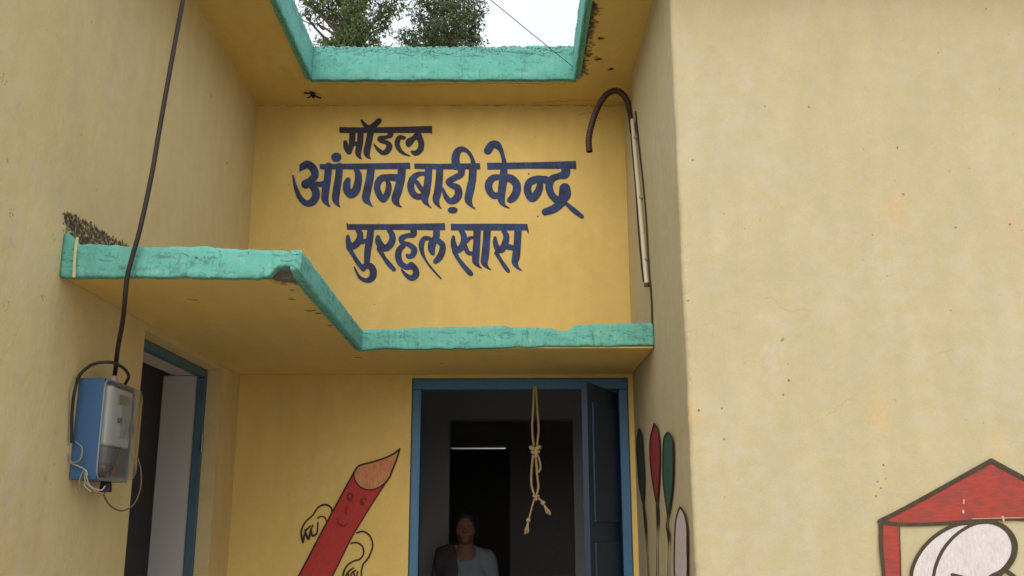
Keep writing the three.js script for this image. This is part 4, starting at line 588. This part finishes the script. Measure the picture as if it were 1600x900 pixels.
{
  const g = group('person', 'person in a pale blue-grey dress with a dark shawl standing inside the doorway', 'person', [-0.30, FL, -1.45]);
  const cap = (x, y, z, a, b, ra, rb) => { const dx = b[0] - a[0], dy = b[1] - a[1], dz = b[2] - a[2], t = Math.min(1, Math.max(0, ((x - a[0]) * dx + (y - a[1]) * dy + (z - a[2]) * dz) / (dx * dx + dy * dy + dz * dz))); return Math.hypot(x - a[0] - t * dx, y - a[1] - t * dy, z - a[2] - t * dz) - mix(ra, rb, t); };
  const ell = (x, y, z, c, r) => { const k = Math.hypot((x - c[0]) / r[0], (y - c[1]) / r[1], (z - c[2]) / r[2]); return (k - 1) * Math.min(...r); };
  const smin = (a, b, k) => { const h = Math.max(k - Math.abs(a - b), 0) / k; return Math.min(a, b) - h * h * k * 0.25; };
  const HY = 1.384;
  const head = (x, y, z) => {
    let d = ell(x, y, z, [0, HY + 0.02, -0.012], [0.072, 0.09, 0.09]); d = smin(d, ell(x, y, z, [0, HY - 0.045, 0.022], [0.052, 0.062, 0.062]), 0.05);
    for (const s of [-1, 1]) { d = Math.max(d, -ell(x, y, z, [s * 0.031, HY + 0.002, 0.094], [0.018, 0.012, 0.017])); d = smin(d, ell(x, y, z, [s * 0.031, HY + 0.022, 0.074], [0.022, 0.006, 0.008]), 0.012); d = smin(d, ell(x, y, z, [s * 0.038, HY - 0.032, 0.055], [0.02, 0.018, 0.02]), 0.03); d = smin(d, ell(x, y, z, [s * 0.076, HY - 0.008, -0.012], [0.008, 0.028, 0.016]), 0.01); d = smin(d, ell(x, y, z, [s * 0.012, HY - 0.036, 0.083], [0.009, 0.007, 0.009]), 0.008); }
    d = smin(d, cap(x, y, z, [0, HY + 0.008, 0.078], [0, HY - 0.03, 0.097], 0.007, 0.011), 0.014);
    d = smin(d, ell(x, y, z, [0, HY - 0.06, 0.077], [0.025, 0.006, 0.01]), 0.01); d = smin(d, ell(x, y, z, [0, HY - 0.073, 0.074], [0.021, 0.007, 0.01]), 0.008); d = Math.max(d, -ell(x, y, z, [0, HY - 0.0665, 0.088], [0.024, 0.0018, 0.012])); d = smin(d, ell(x, y, z, [0, HY - 0.097, 0.06], [0.02, 0.014, 0.016]), 0.02);
    return smin(d, cap(x, y, z, [0, 1.17, -0.025], [0, HY - 0.06, -0.015], 0.054, 0.047), 0.03);
  };
  const arms = [], hands = [];
  for (const s of [-1, 1]) {
    arms.push([[s * 0.15, 1.155, -0.02], [s * 0.2, 0.88, -0.03], 0.046, 0.037], [[s * 0.2, 0.88, -0.03], [s * 0.205, 0.66, 0.03], 0.036, 0.025]);
    const w = [s * 0.205, 0.66, 0.03], pm = [s * 0.2, 0.585, 0.045]; hands.push([w, pm, 0.024, 0.032]);
    [[0.028, 0.068], [0.01, 0.075], [-0.008, 0.07], [-0.026, 0.055]].forEach(([dz, l]) => { const k = [pm[0], pm[1] - 0.02, pm[2] + dz], m = [pm[0] - s * 0.004, k[1] - l * 0.55, k[2] + 0.004], e = [pm[0] - s * 0.014, k[1] - l, k[2] + 0.008]; hands.push([k, m, 0.0095, 0.0085], [m, e, 0.0085, 0.007]); });
    hands.push([[pm[0], pm[1] + 0.03, pm[2] + 0.025], [pm[0] - s * 0.01, pm[1] - 0.005, pm[2] + 0.052], 0.011, 0.0095], [[pm[0] - s * 0.01, pm[1] - 0.005, pm[2] + 0.052], [pm[0] - s * 0.014, pm[1] - 0.035, pm[2] + 0.056], 0.0095, 0.008]);
  }
  const torso = (x, y, z) => { let d = ell(x, y, z, [0, 1.07, -0.015], [0.15, 0.17, 0.09]); d = smin(d, cap(x, y, z, [-0.13, 1.165, -0.022], [0.13, 1.165, -0.022], 0.045, 0.045), 0.05); d = smin(d, ell(x, y, z, [0, 0.86, -0.01], [0.125, 0.15, 0.09]), 0.08); d = smin(d, ell(x, y, z, [0, 0.72, -0.02], [0.155, 0.13, 0.105]), 0.08); for (const s of [-1, 1]) d = smin(d, ell(x, y, z, [s * 0.065, 1.04, 0.06], [0.055, 0.055, 0.045]), 0.03); return d; };
  const legs = (x, y, z) => { let d = 9; for (const s of [-1, 1]) { d = Math.min(d, smin(cap(x, y, z, [s * 0.08, 0.68, -0.02], [s * 0.085, 0.38, 0], 0.078, 0.052), cap(x, y, z, [s * 0.085, 0.38, 0], [s * 0.085, 0.075, -0.02], 0.05, 0.033), 0.03)); d = smin(d, cap(x, y, z, [s * 0.087, 0.033, -0.04], [s * 0.1, 0.024, 0.12], 0.032, 0.022), 0.03); } return d; };
  const armD = (x, y, z) => { let d = 9; for (const a of arms) d = smin(d, cap(x, y, z, ...a), 0.02); return d; };
  const bodyF = (x, y, z) => smin(smin(smin(torso(x, y, z), armD(x, y, z), 0.03), legs(x, y, z), 0.04), y > 1.1 ? cap(x, y, z, [0, 1.15, -0.025], [0, 1.3, -0.018], 0.056, 0.049) : 9, 0.04);
  const handF = (x, y, z) => { let d = 9; for (const a of hands) d = smin(d, cap(x, y, z, ...a), 0.006); return d; };
  const skin = plain(0.15, 0.08, 0.05, 0.65);
  mesh('body', mergeGeometries([nets(bodyF, [-0.27, -0.02, -0.16], [0.27, 1.3, 0.18], 0.013), nets(head, [-0.1, 1.2, -0.12], [0.1, 1.51, 0.13], 0.005), nets(handF, [-0.25, 0.47, -0.03], [-0.16, 0.7, 0.12], 0.0042), nets(handF, [0.16, 0.47, -0.03], [0.25, 0.7, 0.12], 0.0042)]), skin, g);
  mesh('hair', nets((x, y, z) => { let d = Math.max(smin(ell(x, y, z, [0, HY + 0.02, -0.014], [0.089, 0.106, 0.106]), ell(x, y, z, [0, HY - 0.04, -0.03], [0.084, 0.07, 0.085]), 0.03), -ell(x, y, z, [0, HY - 0.04, 0.095], [0.066, 0.1, 0.085])); d = Math.max(d, HY - 0.075 - y); d = smin(d, ell(x, y, z, [0, HY - 0.01, -0.115], [0.05, 0.05, 0.04]), 0.02); return Math.max(d, -Math.max(Math.abs(x) - 0.0025, HY + 0.085 - y)); }, [-0.11, 1.27, -0.18], [0.11, 1.53, 0.13], 0.006), plain(0.014, 0.012, 0.012, 0.5), g);
  for (const s of [-1, 1]) { const e = mesh('eye', new THREE.SphereGeometry(0.0115, 16, 12).translate(s * 0.031, HY + 0.003, 0.0685), plain(0.22, 0.2, 0.19, 0.9), g); mesh('iris', new THREE.SphereGeometry(0.0055, 12, 8).scale(1, 1, 0.4).translate(s * 0.031, HY + 0.003, 0.0795), plain(0.02, 0.012, 0.01, 0.6), e); }
  const cloth = (m, x, y, z) => m + 0.004 * n3(x * 12, y * 4, z * 12);
  mesh('dress', nets((x, y, z) => { let d = smin(torso(x, y, z), armD(x, y, z) + (y < 0.96 ? (0.96 - y) * 0.8 : 0), 0.03) - 0.016; const r = mix(0.17, 0.27, smooth(y, 0.8, 0.1)); const a = Math.atan2(z, x); d = smin(d, Math.max((Math.hypot(x, (z + 0.01) * 1.45) - r - 0.008 * Math.sin(a * 15)) * 0.8, y - 0.8, 0.07 - y), 0.06); d = Math.max(d, -ell(x, y, z, [0, 1.235, 0.05], [0.075, 0.075, 0.07])); return cloth(d, x, y, z); }, [-0.32, 0.02, -0.26], [0.32, 1.26, 0.26], 0.013), new THREE.MeshStandardMaterial({ color: new THREE.Color().setRGB(0.14, 0.17, 0.21), roughness: 0.9 }), g);
  mesh('shawl', nets((x, y, z) => { const t = smin(torso(x, y, z), armD(x, y, z), 0.03), w = Math.abs(x + 0.125 + (y - 1.15) * 0.12) - 0.075; return cloth(Math.max(Math.abs(t - 0.028) - 0.009, w, 0.55 - y), x, y, z); }, [-0.3, 0.5, -0.2], [0.05, 1.27, 0.2], 0.011), plain(0.045, 0.04, 0.045, 0.95), g);
}
// ---------------------------------------------------------------- trees behind the roof
{
  const leafMat = new THREE.MeshPhysicalMaterial({ vertexColors: true, roughness: 0.8, transmission: 0.5, thickness: 0, side: THREE.DoubleSide }), bark = plain(0.09, 0.075, 0.06, 0.95);
  const limb = (gs, a, b, r0, r1, r) => { const m = a.clone().lerp(b, 0.5).add(V((r() - 0.5) * 0.3, (r() - 0.2) * 0.3, (r() - 0.5) * 0.3)), c = new THREE.CatmullRomCurve3([a, m, b]), t = new THREE.TubeGeometry(c, 10, 1, 7, false), p = t.attributes.position; for (let i = 0; i < p.count; i++) { const s = Math.floor(i / 8) / 10, q = c.getPointAt(s), k = mix(r0, r1, s); p.setXYZ(i, q.x + (p.getX(i) - q.x) * k, q.y + (p.getY(i) - q.y) * k, q.z + (p.getZ(i) - q.z) * k); } t.computeVertexNormals(); gs.push(t); };
  function tree(label, z, trunkPx, clumps, leaf, tones, seed, per) {
    const r = rng(seed), foot = at(trunkPx, 40, 'z', z); foot.y = 0; const g = group('tree', label, 'tree', foot.toArray());
    const loc = (v) => v.sub(foot), mpp = (foot.distanceTo(camera.position)) / F, cs = clumps.map(([x, y, rr, dz, dens]) => ({ c: loc(at(x, y, 'z', z + (dz ?? 0))), r: rr * mpp * 1.18, dens: dens ?? 1 }));
    const H = Math.max(...cs.map((c) => c.c.y)), wood = [], fork = V(0, H * 0.42, 0); limb(wood, V(0, -0.1, 0), fork, 0.34, 0.22, r); limb(wood, fork, V(0.1, H * 0.86, 0), 0.22, 0.05, r);
    for (const c of cs) { const s = V(0, Math.max(H * 0.3, c.c.y - Math.hypot(c.c.x, c.c.z) * 0.9 - c.r), 0); limb(wood, s, c.c, 0.075, 0.014, r); for (let k = 0; k < 7; k++) { const e = V(r() - 0.5, r() - 0.35, r() - 0.5).normalize().multiplyScalar(c.r * 0.95).add(c.c); limb(wood, s.clone().lerp(c.c, 0.75 + 0.25 * r()), e, 0.018, 0.005, r); } }
    const pos = [], col = [], nor = [], a = V(), b = V(), n = V();
    for (const c of cs) {
      const N = Math.round(per * c.dens * (c.r / mpp / 40) ** 2), tw = []; for (let k = 0; k < Math.max(6, N / 26); k++) { const d = V(r() * 2 - 1, r() * 2 - 1, r() * 2 - 1).normalize().multiplyScalar(Math.cbrt(0.08 + 0.92 * r()) * c.r); d.y *= 0.85; tw.push(d.add(c.c)); }
      for (let k = 0; k < N; k++) {
        const t = tw[Math.floor(r() * tw.length)], p = V(t.x + (r() + r() - 1) * 0.26, t.y + (r() + r() - 1) * 0.2, t.z + (r() + r() - 1) * 0.26), l = leaf * (0.6 + 0.8 * r()), w = l * 0.42;
        a.set(r() - 0.5, r() * 0.9 - 0.75, r() - 0.5).normalize(); n.set(r() - 0.5, r() * 0.8, r() - 0.5).normalize(); b.crossVectors(a, n).normalize(); n.crossVectors(b, a).normalize();
        const T = tones[Math.floor(r() * tones.length)], v = 0.75 + r() * 0.5, P = [p.clone(), p.clone().addScaledVector(a, l * 0.5).addScaledVector(b, w * 0.5), p.clone().addScaledVector(a, l), p.clone().addScaledVector(a, l * 0.5).addScaledVector(b, -w * 0.5)];
        for (const i of [0, 1, 2, 0, 2, 3]) { pos.push(P[i].x, P[i].y, P[i].z); nor.push(n.x, n.y, n.z); col.push(T[0] * v, T[1] * v, T[2] * v); }
      }
    }
    mesh('trunk', mergeGeometries(wood), bark, g);
    const cg = new THREE.BufferGeometry(); cg.setAttribute('position', new THREE.Float32BufferAttribute(pos, 3)); cg.setAttribute('normal', new THREE.Float32BufferAttribute(nor, 3)); cg.setAttribute('color', new THREE.Float32BufferAttribute(col, 3)); mesh('crown', cg, leafMat, g);
  }
  const T1 = [[0.13, 0.22, 0.04], [0.10, 0.17, 0.035], [0.16, 0.23, 0.055], [0.09, 0.14, 0.05]], T2 = [[0.085, 0.15, 0.04], [0.07, 0.12, 0.04], [0.12, 0.18, 0.05], [0.085, 0.125, 0.055]];
  tree('airy light green tree with thin side branches behind the roof', -19, 552, [[548, 8, 26], [560, 24, 24, 0.6], [535, 30, 20, -0.6], [552, 48, 24], [568, 42, 18, 0.8], [540, 62, 16], [560, 70, 18], [524, 66, 14, 0.3, 0.7], [600, 8, 16, 0.4, 0.6], [588, 32, 14, 0, 0.55], [612, 20, 12, 0, 0.4], [602, 42, 10, 0, 0.4], [492, 16, 16, 0, 0.5], [480, 4, 14, 0.4, 0.5], [505, 6, 16, 0, 0.6], [512, 24, 13, 0, 0.5], [474, 22, 10, 0, 0.35], [494, 36, 9, 0, 0.25], [505, 68, 10, 0, 0.4], [585, 64, 10, 0, 0.35], [620, 0, 18, 0, 0.5], [545, -30, 46, 0, 1], [590, -50, 40, 0.8, 0.9], [500, -45, 42, -0.8, 0.9], [550, -90, 44, 0, 0.9], [550, 110, 60, 0, 0.8], [520, 170, 70, 0.8, 0.7], [590, 190, 70, -0.8, 0.7], [470, -20, 18, 0, 0.5]], 0.105, T1, 41, 1700);
  tree('dense dark green tree with a steep edge behind the roof', -23, 700, [[690, 14, 24], [714, 22, 26, 0.6], [738, 14, 18, 0, 0.8], [744, 40, 14, 0, 0.8], [726, 48, 22, -0.5], [700, 50, 24, 0.8], [676, 50, 20], [660, 36, 14, 0, 0.8], [652, 22, 11, 0, 0.55], [668, 16, 16, 0, 0.8], [642, 62, 16], [662, 66, 18, 0.5], [690, 70, 22], [722, 70, 22], [744, 64, 14, 0, 0.9], [628, 58, 10, 0, 0.6], [750, 24, 9, 0, 0.5], [660, 0, 12, 0, 0.5], [700, -22, 36], [735, -20, 24], [670, -30, 24, 0, 0.8], [700, -70, 40], [700, 120, 66, 0, 0.8], [650, 170, 60, 0, 0.7], [740, 190, 64, 0, 0.7]], 0.11, T2, 42, 1800);
}
renderer.render(scene, camera);
